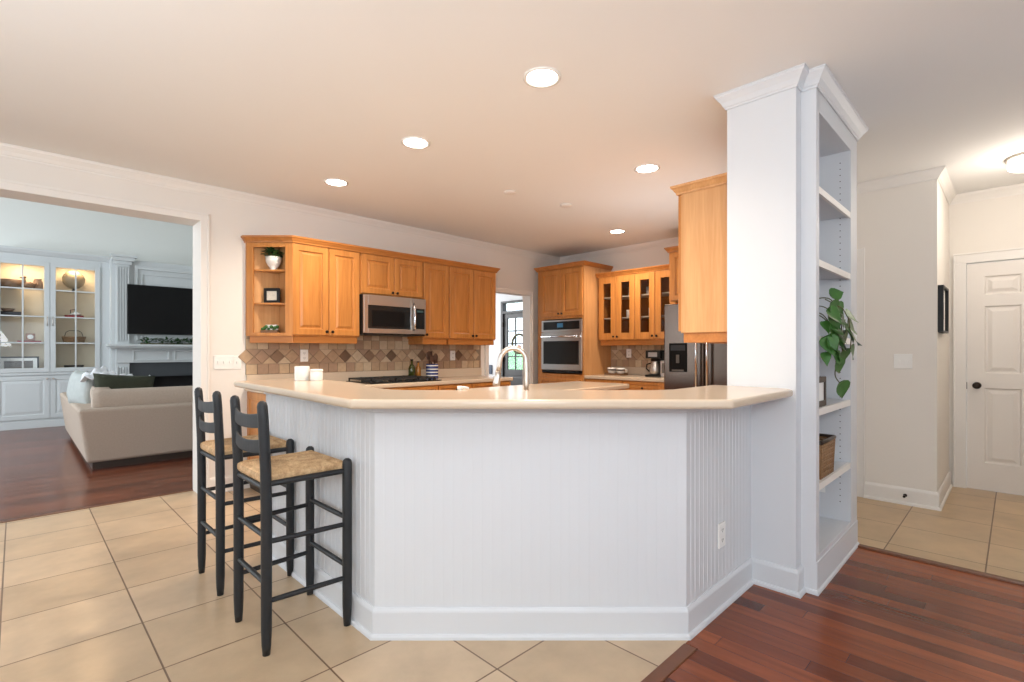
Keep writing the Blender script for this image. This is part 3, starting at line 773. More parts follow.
tag(o, 'low cream worktop behind the raised bar holding the faucet', 'countertop')

# island
def island():
    t = thing('kitchen_island', 'maple island cabinet in the middle of the kitchen', 'cabinet', (2.68, 2.64, 0))
    w, d = 1.46, .56
    MB().box(.03,.05,0,w-.03,d-.05,.10).build('toe_kick', M['darkwood'], t)
    MB().box(0,.0,.10,w,d,.872).build('body', M['maple'], t, bevel=.003)
    for i in range(3):
        raised_door(.01+i*w/3, (i+1)*w/3-.01, .125, .86, -.0205, t)
    b = None
island()
pts = [(2.62,2.58)] + [(4.10,2.58)] + arc(4.10,2.68,.10,-90,0,6) + [(4.20,3.26),(2.62,3.26)]
o = MB().prism(pts, .873, .914).build('island_countertop', M['top'], bevel=.010, seg=3)
tag(o, 'cream island top with a rounded near corner seen just above the bar', 'countertop')

# faucet and soap pump
def faucet():
    x0, y0 = 1.83, 1.742
    # arc swivelled to the left, parallel to the bar's diagonal
    t = thing('kitchen_faucet', 'tall brushed gooseneck faucet rising behind the bar', 'faucet', (x0, y0, .914), R(135))
    MB().lathe([(.026,0),(.026,.006),(.020,.012),(.018,.05),(.014,.055)], 0, 0, 20).build('base', M['nickel'], t)
    r = .066; zc = .265
    path = [(0,0,.045),(0,0,.15),(0,0,.22),(0.002,0,zc)] + [(r-r*math.cos(a), 0, zc+r*math.sin(a)) for a in [R(q) for q in range(15,166,15)]] + [(2*r+.004,0,zc-.02),(2*r+.010,0,zc-.055)]
    MB().tube(path, .0125, 14).build('gooseneck', M['nickel'], t)
    MB().tube([(2*r+.009,0,zc-.05),(2*r+.012,0,zc-.075),(2*r+.018,0,zc-.11),(2*r+.020,0,zc-.125)], [.0135,.0155,.019,.0185], 14).build('spray_head', M['nickel'], t)
    MB().tube([(0,-.018,.035),(0,-.05,.045),(0,-.085,.06)], [.008,.007,.006], 10).build('lever', M['nickel'], t)
    s = thing('soap_dispenser', 'white soap pump head just showing over the bar edge', 'soap dispenser', (1.590, 1.975, .914), R(150))
    MB().lathe([(.019,0),(.019,.005),(.011,.010),(.010,.095),(.015,.10),(.015,.118),(.010,.122)], 0, 0, 16).build('stem', M['ceramic'], s)
    MB().tube([(0,0,.130),(-.022,0,.132),(-.045,0,.128)], [.0075,.007,.005], 10).lathe([(.014,.12),(.015,.136),(.010,.140)],0,0,14).build('pump_head', M['ceramic'], s)
faucet()

# ------------------------------------------------------------------ ladder-back stools
def make_stool(label):
    t = thing('bar_stool', label, 'stool', (0,0,0), 0, 'ladder-back stools at the bar')
    bx, fx, by, fy = -.168, .168, .178, .200
    for s in (-1, 1):
        p = MB().tube([(bx,s*by,0),(bx,s*by,.04),(bx,s*by,.10),(bx,s*by,.55),(bx-.003,s*by,.75),(bx-.012,s*by,.95),(bx-.016,s*by,1.008),(bx-.0165,s*by,1.022),(bx-.017,s*by,1.029)], [.0145,.018,.0205,.0215,.021,.0205,.020,.016,.007], 16)
        p.build('leg', M['stool'], t)
        p = MB().tube([(fx,s*fy,0),(fx,s*fy,.04),(fx,s*fy,.10),(fx,s*fy,.50),(fx,s*fy,.725),(fx,s*fy,.740),(fx,s*fy,.748)], [.0145,.018,.0205,.021,.021,.018,.009], 16)
        p.build('leg', M['stool'], t)
    def rung(a, c, r=.0105, name='rung'):
        a = Vector(a); c = Vector(c); m_ = (a+c)/2
        MB().tube([a, a*.93+c*.07, m_, a*.07+c*.93, c], [r*.75,r,r*1.1,r,r*.75], 10).build(name, M['stool'], t)
    for z in (.215, .455):
        for s in (-1, 1): rung((bx,s*by,z), (fx,s*fy,z))
    for z in (.265, .480): rung((fx,-fy,z), (fx,fy,z))
    for z in (.285, .475): rung((bx,-by,z), (bx,by,z))
    for s in (-1, 1): rung((bx,s*by,.690), (fx,s*fy,.694), .012, 'seat_rail')
    rung((bx,-by,.672), (bx,by,.672), .012, 'seat_rail'); rung((fx,-fy,.69), (fx,fy,.69), .012, 'seat_rail')
    for zc, hh in ((.950,.062), (.845,.058)):
        b = MB(); rings = []
        for i in range(13):
            u = -1+2*i/12; y = u*(by-.004); x = -.178-.004*(zc-.85)*10 - .020*(1-u*u)
            dip = .010*(1-u*u)
            z0, z1 = zc-hh/2-dip, zc+hh/2-dip*1.6
            rings.append([(x-.0045,y,z0),(x+.0045,y,z0),(x+.0045,y,z1),(x-.0045,y,z1)])
        b.loft(rings, 0, False); b.build('back_slat', M['stool'], t, bevel=.003)
    # woven rush seat: corrugated nested rectangles
    b = MB(); N = 17
    cs = [(-.172,-.160),(.176,-.182),(.176,.182),(-.172,.160)]
    rings = []
    def ring(k, z, grow=0):
        f = 1-k
        out = []
        for i in range(4):
            x, y = cs[i]; x2, y2 = cs[(i+1)%4]
            for q in range(6):
                u = q/6; px, py = x+(x2-x)*u, y+(y2-y)*u
                out.append(((px*f)+.002*(1-f), py*f, z))
        return out
    prof = [(.03,.683),(.0,.688),(-.035,.698),(-.045,.712),(-.03,.724)]
    for k, z in prof: rings.append(ring(k, z))
    for i in range(N):
        a = i/N
        base = .730 + .006*math.sin(a*math.pi) - (.004 if i < 1 else 0)
        rings.append(ring(a+.010, base)); rings.append(ring(a+.5/N, base+.0035)); rings.append(ring(a+1/N-.012, base))
    b.loft(rings, 0, False, cap=True)
    b.build('rush_seat', M['rush'], t)
    return t
st = make_stool('nearest black ladder-back bar stool with rush seat, in front of the bar corner')
st.location = (.888, 2.316, 0)
s2 = copy_tree(st); s2.location = (.900, 3.005, 0)
s2['label'] = 'black ladder-back bar stool farther along the bar, toward the living room'

# ------------------------------------------------------------------ plates on walls
def plate(label, loc, rz, w=.075, h=.118, kind='outlet', gangs=1, parent=None, name=None):
    nm = name or ('wall_outlet' if kind == 'outlet' else 'light_switch')
    if parent: t = bpy.data.objects.new(nm, None); COL.objects.link(t); t.parent = parent
    else: t = thing(nm, label, 'outlet' if kind == 'outlet' else 'switch', loc, rz)
    t.location = loc; t.rotation_euler.z = rz
    MB().box(-w/2,-.008,-h/2,w/2,0,h/2).build('plate', M['plastic'], t, bevel=.003)
    for g in range(gangs):
        cx = (g-(gangs-1)/2)*.046
        if kind == 'outlet':
            for z in (-.024,.024):
                s = MB().box(cx-.017,-.0085,z-.014,cx+.017,-.005,z+.014).build('socket', M['plastic'], t, bevel=.002)
                MB().box(cx-.008,-.0095,z-.004,cx-.005,-.0080,z+.007).box(cx+.005,-.0095,z-.004,cx+.008,-.0080,z+.007).box(cx-.002,-.0095,z-.011,cx+.002,-.0080,z-.007).build('slots', M['slot'], s)
        else:
            MB().box(cx-.0055,-.019,-.008,cx+.0055,-.005,.012).build('toggle', M['plastic'], t, bevel=.001)
    return t
plate('three-gang white switch plate on the wall beside the living room opening', (1.290, D-.001, 1.130), 0, .155, .118, 'switch', 3)
plate('single white plate just right of the three-gang switch plate', (1.425-.03, D-.001, 1.127), 0, .072, .118, 'switch', 1)
plate('white outlet on the stone backsplash above the two canisters', (1.985, D-.014, 1.185), 0)
plate('white outlet on the backsplash right of the utensil crock', (3.80, D-.014, 1.175), 0)
plate('white outlet on the backsplash behind the cups and tray', (XB-.014, 3.66, 1.20), -math.pi/2)
plate('white two-gang light switch on the hall wall', (XH-.001, .640, 1.147), -math.pi/2, .118, .118, 'switch', 2)
plate('white outlet low on the right beadboard panel under the bar', (2.40, .9975, .350), 0)
# door stop on hall baseboard
ds = MB().lathe([(.013,0),(.013,.004),(.006,.008),(.006,.045),(.009,.047),(.009,.060)], 0, 0, 12); ds.xf(Matrix.Rotation(R(-90),4,'Y'))
tag(ds.build('door_stop', M['knob'], loc=(XH-.0145, .625, .075)), 'small dark door stop on the hall baseboard', 'door stop')
tag(MB().box(-.02,-.06,-.1,0,.06,.1).build('wall_box', M['navy'], loc=(7.498, 8.235, .82), bevel=.004), 'small dark blue box low on the bright foyer wall', 'wall box')

# framed picture on the nook side wall
def hall_picture():
    t = thing('picture_frame', 'black framed picture on the hall side wall by the white door', 'picture', (5.30, YN-.001, 1.560))
    w, h = .21, .183
    b = MB(); fr = .014
    b.box(-w,-.035,-h,-w+fr,0,h); b.box(w-fr,-.035,-h,w,0,h); b.box(-w+fr,-.035,-h,w-fr,0,-h+fr); b.box(-w+fr,-.035,h-fr,w-fr,0,h)
    b.build('frame', M['black'], t, bevel=.002)
    MB().box(-w+fr,-.012,-h+fr,w-fr,-.003,h-fr).build('mat_board', M['paper'], t)
    MB().box(-.10,-.0135,-.07,.10,-.011,.07).build('print', mat('print_grey', (.35,.33,.30), .8, var=.3, scale=15), t)
hall_picture()

# ------------------------------------------------------------------ ceiling fittings
for (x, y, lab) in ((1.925,1.72,'recessed ceiling light nearest the camera, above the bar'),(1.92,2.86,'recessed ceiling light second along the left row'),
                    (1.90,4.0,'recessed ceiling light nearest the left wall'),(3.457,2.006,'recessed ceiling light right of centre, by the near maple cabinet'),(5.03,3.31,'farthest recessed ceiling light, in front of the glass-door cabinets')):
    t = thing('recessed_light', lab, 'ceiling light', (x, y, H), 0, 'recessed ceiling lights')
    MB().lathe([(.098,0),(.098,-.004),(.088,-.008),(.078,-.004),(.078,0)], 0, 0, 32, cap=False).build('trim_ring', M['ceramic'], t)
    MB().lathe([(.079,-.002),(.060,-.0045),(.002,-.006)], 0, 0, 32).build('lens', M['lamp'], t)
    ld = bpy.data.lights.new('recessed_bulb', 'SPOT'); ld.energy = 88; ld.color = WARM; ld.spot_size = R(150); ld.spot_blend = .8; ld.shadow_soft_size = .07
    lo = bpy.data.objects.new('recessed_bulb', ld); COL.objects.link(lo); lo.location = (x, y, H-.03)
for (x, y, r, lab) in ((3.113,3.163,.055,'round white ceiling plate, left of the two'),(3.772,3.061,.055,'round white ceiling plate, right of the two')):
    tag(MB().lathe([(r,0),(r,-.006),(r*.8,-.012),(r*.3,-.014)], 0, 0, 24).build('ceiling_plate', M['trim'], loc=(x, y, H)), lab, 'ceiling plate')
t = thing('flush_ceiling_light', 'glowing drum ceiling light in the hall at the right edge', 'ceiling light', (5.20, -.09, H))
MB().lathe([(.15,0),(.15,-.016),(.14,-.018)], 0, 0, 32).build('canopy', M['nickel'], t)
MB().lathe([(.135,-.018),(.135,-.075),(.12,-.085),(.02,-.088)], 0, 0, 32).build('glass_shade', M['lampcool'], t)
ld = bpy.data.lights.new('hall_bulb', 'POINT'); ld.energy = 12; ld.color = (1.0,.90,.80); ld.shadow_soft_size = .12
lo = bpy.data.objects.new('hall_bulb', ld); COL.objects.link(lo); lo.location = (5.05, -.14, H-.36)

# ------------------------------------------------------------------ things on counters and shelves
def canister(label, x, y, r, h, lid=False):
    t = thing('canister', label, 'canister', (x, y, 1.041))
    MB().lathe([(r*.96,0),(r,.004),(r,h-.004),(r*.97,h),(r*.90,h),(r*.90,h-.006 if not lid else h)], 0, 0, 28).build('body', M['ceramic'], t)
    if lid: MB().lathe([(r*1.02,h+.001),(r*1.03,h+.010),(r*.9,h+.014)], 0, 0, 28).build('lid', M['trim'], t)
canister('white cylindrical canister on the bar end, the wider one on the left', 1.315, 3.255, .046, .090)
canister('white lidded canister on the bar end, right of the wider one', 1.375, 3.175, .039, .058, True)

def crock():
    t = thing('utensil_crock', 'blue and white striped crock full of dark utensils beside the cooktop', 'crock', (3.37, 4.69, .914))
    r = .070
    MB().lathe([(r*.9,0),(r,.01),(r,.15),(r*.96,.17),(r*.86,.17),(r*.86,.02),(.01,.018)], 0, 0, 28).build('body', M['blue'], t)
    for z in (.035,.070,.105,.145): MB().lathe([(r*1.004,z),(r*1.01,z+.002),(r*1.01,z+.009),(r*1.004,z+.011)], 0, 0, 28, cap=False).build('stripe', M['ceramic'], t)
    for i, (dx, dy, hh, kind) in enumerate(((-.03,0,.29,'spoon'),(.0,.02,.31,'spat'),(.02,-.01,.27,'spoon'),(.035,.01,.24,'spat'),(-.02,-.02,.26,'spat'))):
        u = thing('cooking_spoon' if kind == 'spoon' else 'spatula', ['dark cooking spoon leaning left in the striped crock','tallest dark spatula in the striped crock','dark spoon in the middle of the striped crock','dark spatula leaning right in the striped crock','dark spatula at the front of the striped crock'][i], 'utensil', (3.37+dx*.3, 4.69+dy*.3, .937), 0, 'utensils in the crock')
        top = (dx*1.6, dy*1.6, hh-.02)
        MB().tube([(0,0,0),(top[0]*.75,top[1]*.75,top[2]*.72)], [.005,.006], 8).build('shaft', M['slatw'], u)
        hd = MB()
        if kind == 'spoon': hd.ball((top[0]*.9,top[1]*.9,top[2]*.88), .034, .010, .046, 12, 8)
        else: hd.box(top[0]*.9-.028,top[1]*.9-.004,top[2]*.70,top[0]*.9+.028,top[1]*.9+.004,top[2])
        hd.build('head', M['slatw'], u, bevel=.003)
crock()
def bottle(label, x, y, r, h, m, capm):
    t = thing('oil_bottle', label, 'bottle', (x, y, .914))
    MB().lathe([(r*.9,0),(r,.005),(r,h*.55),(r*.85,h*.64),(r*.36,h*.76),(r*.34,h*.92)], 0, 0, 20).build('body', m, t)
    MB().lathe([(r*.42,h*.92),(r*.42,h),(r*.2,h)], 0, 0, 14).build('cap', capm, t)
bottle('dark green oil bottle on the counter behind the cooktop', 3.13, 4.74, .038, .225, M['oil'], M['black'])
bottle('amber bottle between the green bottle and the striped crock', 3.235, 4.77, .032, .20, M['amber'], M['slatw'])

def coffee_maker():
    t = thing('coffee_maker', 'black drip coffee maker with a steel carafe on the back counter', 'coffee maker', (XB-.24, 3.12, .914), -math.pi/2)
    MB().box(-.10,-.12,0,.10,.12,.025).build('base', M['black'], t, bevel=.006)
    MB().box(-.10,.02,.025,.10,.12,.30).build('tower', M['black'], t, bevel=.008)
    MB().box(-.10,-.11,.225,.10,.02,.325).build('brew_head', M['black'], t, bevel=.01)
    c = MB().lathe([(.055,.027),(.068,.04),(.07,.10),(.055,.15),(.045,.175),(.048,.19)], 0, -.045, 24).build('carafe', M['steel'], t)
    MB().tube([(-.055,-.06,.165),(-.10,-.075,.15),(-.105,-.078,.10),(-.066,-.064,.06)], .008, 8).build('handle', M['black'], c)
    MB().box(-.06,-.1125,.245,.06,-.109,.30).build('badge_panel', M['steel'], t)
    g = thing('coffee_grinder', 'slim silver appliance right of the black coffee maker', 'appliance', (XB-.26, 2.975, .914), -math.pi/2)
    MB().box(-.055,-.075,0,.055,.075,.20).build('body', M['steel'], g, bevel=.01)
    MB().box(-.045,-.060,.20,.045,.065,.30).build('hopper', M['black'], g, bevel=.01)
    MB().box(-.03,-.078,.05,.03,-.0745,.17).build('buttons', M['slot'], g)
coffee_maker()
def cups():
    t = MB().box(-.13,-.075,0,.13,.075,.012).box(-.13,-.075,.012,-.12,.075,.028).box(.12,-.075,.012,.13,.075,.028).box(-.12,-.075,.012,.12,-.066,.028).box(-.12,.066,.012,.12,.075,.028)
    tag(t.build('serving_tray', M['bowl'], loc=(XB-.26, 3.70, .914), rz=-math.pi/2, bevel=.003), 'brown wooden tray under the cups on the back counter', 'tray')
    for lab, dy in (('white patterned cup on the left of the wooden tray', .06), ('white patterned cup on the right of the wooden tray', -.06)):
        c = thing('coffee_cup', lab, 'cup', (XB-.26, 3.70+dy*1.15, .9265), R(-60), 'cups on the tray')
        MB().lathe([(.034,0),(.040,.004),(.053,.045),(.056,.082),(.051,.082),(.048,.045),(.024,.008)], 0, 0, 24).build('bowl', M['ceramic'], c)
        MB().tube([(.052,0,.068),(.078,0,.062),(.082,0,.040),(.048,0,.026)], .005, 8).build('handle', M['ceramic'], c)
        MB().lathe([(.0535,.045),(.0548,.046),(.0565,.066),(.0562,.067)], 0, 0, 24, cap=False).build('band', M['slot'], c)
cups()
# glassware behind the smoky panes
def tumbler(lab, y, z, m, r=.033, h=.12, cat='glass', nm='drinking_glass'):
    tag(MB().lathe([(r*.8,0),(r*.9,.004),(r,h),(r*.93,h),(r*.8,.012)], 0, 0, 18).build(nm, m, loc=(XB-.18, y, z)), lab, cat, 'glassware in the glass-door cabinet')
for lab, y, z, mm, h in (('white mug on the top shelf behind the second glass door', 3.535, UZ0+.5755, M['ceramic'], .12), ('pale glass on the top shelf behind the third glass door', 3.27, UZ0+.5755, M['blanket'], .10),
                         ('pale glass on the middle shelf behind the third glass door', 3.235, UZ0+.3005, M['blanket'], .11), ('pale glass on the middle shelf behind the first glass door', 3.80, UZ0+.3005, M['blanket'], .13), ('pale glass on the middle shelf behind the second glass door', 3.56, UZ0+.3005, M['blanket'], .10)):
    tumbler(lab, y, z, mm, h=h)

# ---- leaves
def leaf(mb, base, d, up, L, wd, m=0, fold=.25):
    d = Vector(d).normalized(); up = Vector(up); s = d.cross(up).normalized(); n = s.cross(d).normalized()
    base = Vector(base)
    out = [(0,.0),(-.06,.20),(.05,.42),(.22,.50),(.45,.42),(.70,.22),(.88,.07),(1.0,0)]
    vs = []; k = len(out)
    for a, w in out: vs.append(base + d*(a*L) - n*(a*a*L*.18))
    for sg in (1, -1):
        for a, w in out: vs.append(base + d*(a*L) + s*(sg*w*wd) + n*(w*wd*fold) - n*(a*a*L*.18))
    fs = []
    for sg in (0, 1):
        o = k*(1+sg)
        for i in range(k-1): fs.append((i, i+1, o+i+1, o+i) if sg == 0 else (i, o+i, o+i+1, i+1))
    mb.add(vs, fs, m, True)
def pothos():
    # pot stands behind the left stile on the third shelf; vines hang over the front
    px, py, z = 3.03, .84, 1.3065
    t = thing('trailing_plant', 'trailing pothos with heart-shaped leaves spilling from the bookcase shelf', 'plant', (px, py, z))
    MB().lathe([(.045,0),(.05,.005),(.062,.10),(.066,.115),(.058,.115),(.055,.095),(.01,.09)], 0, 0, 24).build('pot', M['ceramic'], t)
    MB().lathe([(.057,.092),(.05,.100),(.005,.104)], 0, 0, 20).build('soil', M['soil'], t)
    fo = MB(); vi = MB(); rnd = random.Random(11)
    # (world positions of vine points)
    vines = [[(3.03,.84,1.42),(3.02,.76,1.50),(2.99,.68,1.50),(3.03,.66,1.44),(3.06,.665,1.36)],
             [(3.03,.84,1.42),(3.04,.74,1.47),(3.07,.67,1.42),(3.13,.66,1.38),(3.18,.665,1.33)],
             [(3.03,.84,1.42),(3.02,.73,1.43),(3.00,.67,1.34),(3.03,.66,1.24),(3.05,.665,1.16),(3.06,.67,1.10),(3.13,.665,1.06)],
             [(3.03,.84,1.42),(3.05,.74,1.42),(3.10,.67,1.32),(3.14,.66,1.26),(3.20,.665,1.22)]]
    for v in vines:
        v = [Vector(p)-Vector((px,py,z)) for p in v]
        # smooth
        q = []
        for i in range(len(v)-1):
            p0, p1, p2, p3 = v[max(i-1,0)], v[i], v[i+1], v[min(i+2,len(v)-1)]
            for k_ in range(6):
                u = k_/6; q.append(.5*((2*p1)+(p2-p0)*u+(2*p0-5*p1+4*p2-p3)*u*u+(3*p1-p0-3*p2+p3)*u**3))
        q.append(v[-1]); vi.tube(q, .0028, 6)
    # leaves: target pixel-free world spots, direction hanging down/out
    spots = [((2.985,.672,1.515),(.3,-.3,.15),.075),((3.03,.655,1.475),(.35,-.2,-.6),.085),((3.09,.655,1.42),(.7,-.2,-.35),.075),
             ((2.975,.675,1.42),(.35,-.35,-.55),.10),((3.03,.655,1.385),(.8,-.1,.25),.095),((3.14,.655,1.37),(.75,.0,-.35),.085),((3.16,.66,1.325),(.6,-.1,-.6),.095),
             ((2.965,.68,1.30),(.5,-.3,-.6),.115),((3.02,.66,1.335),(.6,-.2,-.05),.08),((3.06,.655,1.27),(.7,-.2,-.2),.09),((3.19,.66,1.235),(.5,.0,-.75),.085),
             ((3.00,.66,1.20),(.5,-.2,-.15),.075),((3.035,.655,1.18),(.55,-.1,-.75),.09),((3.13,.662,1.06),(.45,-.1,-.8),.105),((2.955,.70,1.38),(-.1,-.3,-.5),.07),((2.96,.70,1.22),(.0,-.3,-.8),.07)]
    for (bx_, by_, bz_), d, L in spots:
        leaf(fo, (bx_-px, by_-py, bz_-z), d, (-.55+rnd.uniform(-.2,.2), -.75, .45+rnd.uniform(-.2,.2)), L*1.03, L*1.0)
    more = [((2.985,.668,1.345),(.7,-.3,.0),.10),((3.03,.66,1.30),(.75,-.2,.1),.09),((2.965,.675,1.255),(.6,-.2,-.3),.10),((3.00,.665,1.44),(.8,-.1,.05),.09),((3.09,.655,1.31),(.75,-.1,-.1),.095),
            ((2.975,.67,1.475),(.5,-.2,-.5),.085),((3.13,.655,1.285),(.7,.0,-.4),.09),((2.975,.675,1.36),(.3,-.3,-.8),.095),((3.05,.66,1.22),(.4,-.1,-.8),.09)]
    for (bx_, by_, bz_), d, L in more:
        leaf(fo, (bx_-px, by_-py, bz_-z), d, (-.5+rnd.uniform(-.3,.3), -.7, .5+rnd.uniform(-.3,.3)), L*1.03, L*1.0)
    out = [((3.10,.62,1.36),(.85,-.2,-.1),.10),((3.13,.61,1.30),(.85,-.2,-.25),.10),((3.06,.615,1.41),(.8,-.3,-.1),.095),((3.12,.615,1.24),(.7,-.1,-.5),.09),
           ((2.955,.68,1.44),(.2,-.4,-.4),.09),((2.95,.69,1.30),(.1,-.4,-.8),.10),((3.04,.62,1.345),(.6,-.3,-.6),.10)]
    for (bx_, by_, bz_), d, L in out:
        leaf(fo, (bx_-px, by_-py, bz_-z), d, (-.6+rnd.uniform(-.3,.3), -.6, .6+rnd.uniform(-.3,.3)), L*1.1, L*1.05)
    vi.tube([(2.99-px,.70-py,1.50-z),(3.03-px,.63-py,1.45-z),(3.08-px,.615-py,1.40-z),(3.12-px,.61-py,1.30-z),(3.12-px,.615-py,1.24-z)], .0028, 6)
    vi.build('vines', M['vine'], t); fo.build('foliage', M['leaf'], t, fix=False)
pothos()
# basket on lower bookcase shelf
def shelf_basket():
    t = thing('wicker_basket', 'square brown wicker basket on the low bookcase shelf', 'basket', (3.150, .832, .549))
    b = MB(); w, d, h = .138, .108, .195
    n = 13
    for i in range(n):
        z = .008 + i*(h-.016)/(n-1); g = .93+.07*i/(n-1)
        b.tube([(-w*g,-d*g,z),(0,-d*g-(.004 if i%2 else -.002),z),(w*g,-d*g,z),(w*g+(.004 if i%2 else -.002),0,z),(w*g,d*g,z),(-w*g,d*g,z),(-w*g,-d*g,z)], .0072, 6)
    for sx in range(-4, 5):
        for sy in (-1, 1): b.tube([(sx*w/4.2*.94,sy*d*.95,.0),(sx*w/4.2,sy*d*1.02,h)], .005, 6)
    for sy in range(-3, 4):
        for sx in (-1, 1): b.tube([(sx*w*.95,sy*d/3.2*.94,.0),(sx*w*1.02,sy*d/3.2,h)], .005, 6)
    b.box(-w*.9,-d*.9,.002,w*.9,d*.9,.01)
    b.build('weave', M['wicker'], t)
    MB().tube([(-w,-d,h),(w,-d,h),(w,d,h),(-w,d,h),(-w,-d,h)], .011, 8).build('rim', M['darkwood'], t)
shelf_basket()
def book_frame():
    t = thing('photo_frame', 'dark standing photo frame on the bookcase shelf under the trailing plant', 'picture frame', (3.045, .742, .9335), R(0))
    w, h = .11, .157; b = MB(); fr = .030
    b.box(-w,-.01,0,-w+fr,.01,h).box(w-fr,-.01,0,w,.01,h).box(-w+fr,-.01,0,w-fr,.01,fr).box(-w+fr,-.01,h-fr,w-fr,.01,h)
    b.build('frame', M['darkwood'], t, bevel=.002)
    MB().box(-w+fr,-.004,fr,w-fr,.004,h-fr).build('photo', M['paper'], t)
    MB().prism([(-.012,.01),(.012,.01),(.012,.06),(-.012,.06)], 0, .004).box(-.01,.01,.003,.01,.014,h*.6).build('easel_back', M['darkwood'], t)
book_frame()

# items in the angled corner shelf (local frame origin (1.42,D), -45 deg)
def cl(x, y):
    c, s = math.cos(R(-45)), math.sin(R(-45)); return (1.462+x*c-y*s, D-.04+x*s+y*c)
x, y = cl(.200, .085)
t = thing('potted_plant', 'small bushy green plant in a white footed pot on the corner shelf', 'plant', (x, y, UZ0+.598))
MB().lathe([(.034,0),(.034,.008),(.026,.016),(.048,.040),(.064,.075),(.069,.120),(.061,.120),(.05,.10),(.01,.09)], 0, 0, 24).build('pot', M['ceramic'], t)
b = MB(); rnd = random.Random(5)
for i in range(130):
    a = rnd.uniform(0, 6.28); rr = rnd.uniform(.01,.085); z = .115+rnd.uniform(0,.075)
    leaf(b, (rr*math.cos(a), rr*math.sin(a)*.7, z), (math.cos(a), math.sin(a)*.6, rnd.uniform(-.3,.8)), (0,0,1), rnd.uniform(.030,.050), .028)
b.build('foliage', M['leafd'], t, fix=False)
x, y = cl(.195, .070)
t = thing('photo_frame', 'small square framed print with dark frame on the middle corner shelf', 'picture frame', (x, y, UZ0+.299), R(-45))
b = MB(); w, h, fr = .072, .135, .026
b.box(-w,-.009,0,-w+fr,.009,h).box(w-fr,-.009,0,w,.009,h).box(-w+fr,-.009,0,w-fr,.009,fr).box(-w+fr,-.009,h-fr,w-fr,.009,h)
b.build('frame', M['black'], t, bevel=.002)
MB().box(-w+fr,-.005,fr,w-fr,.005,h-fr).build('print', mat('framed_print', (.62,.58,.50), .7, var=.25, scale=60), t)
x, y = cl(.178, .070)
t = thing('planter_dish', 'low dish of green foliage with a pale card on the bottom corner shelf', 'dish', (x, y, UZ0+.0185), R(-45))
MB().box(-.075,-.035,0,.075,.035,.035).build('dish', M['bowl'], t, bevel=.008)
b = MB()
for i in range(9): b.ball((-.06+i*.015, rnd.uniform(-.018,.018), .045+.010*(i%3)), .016, n=10, k=6)
b.build('green_sprigs', M['leaf'], t)
MB().box(-.045,.0,.036,.06,.03,.085).build('back_card', M['paper'], t, bevel=.004)

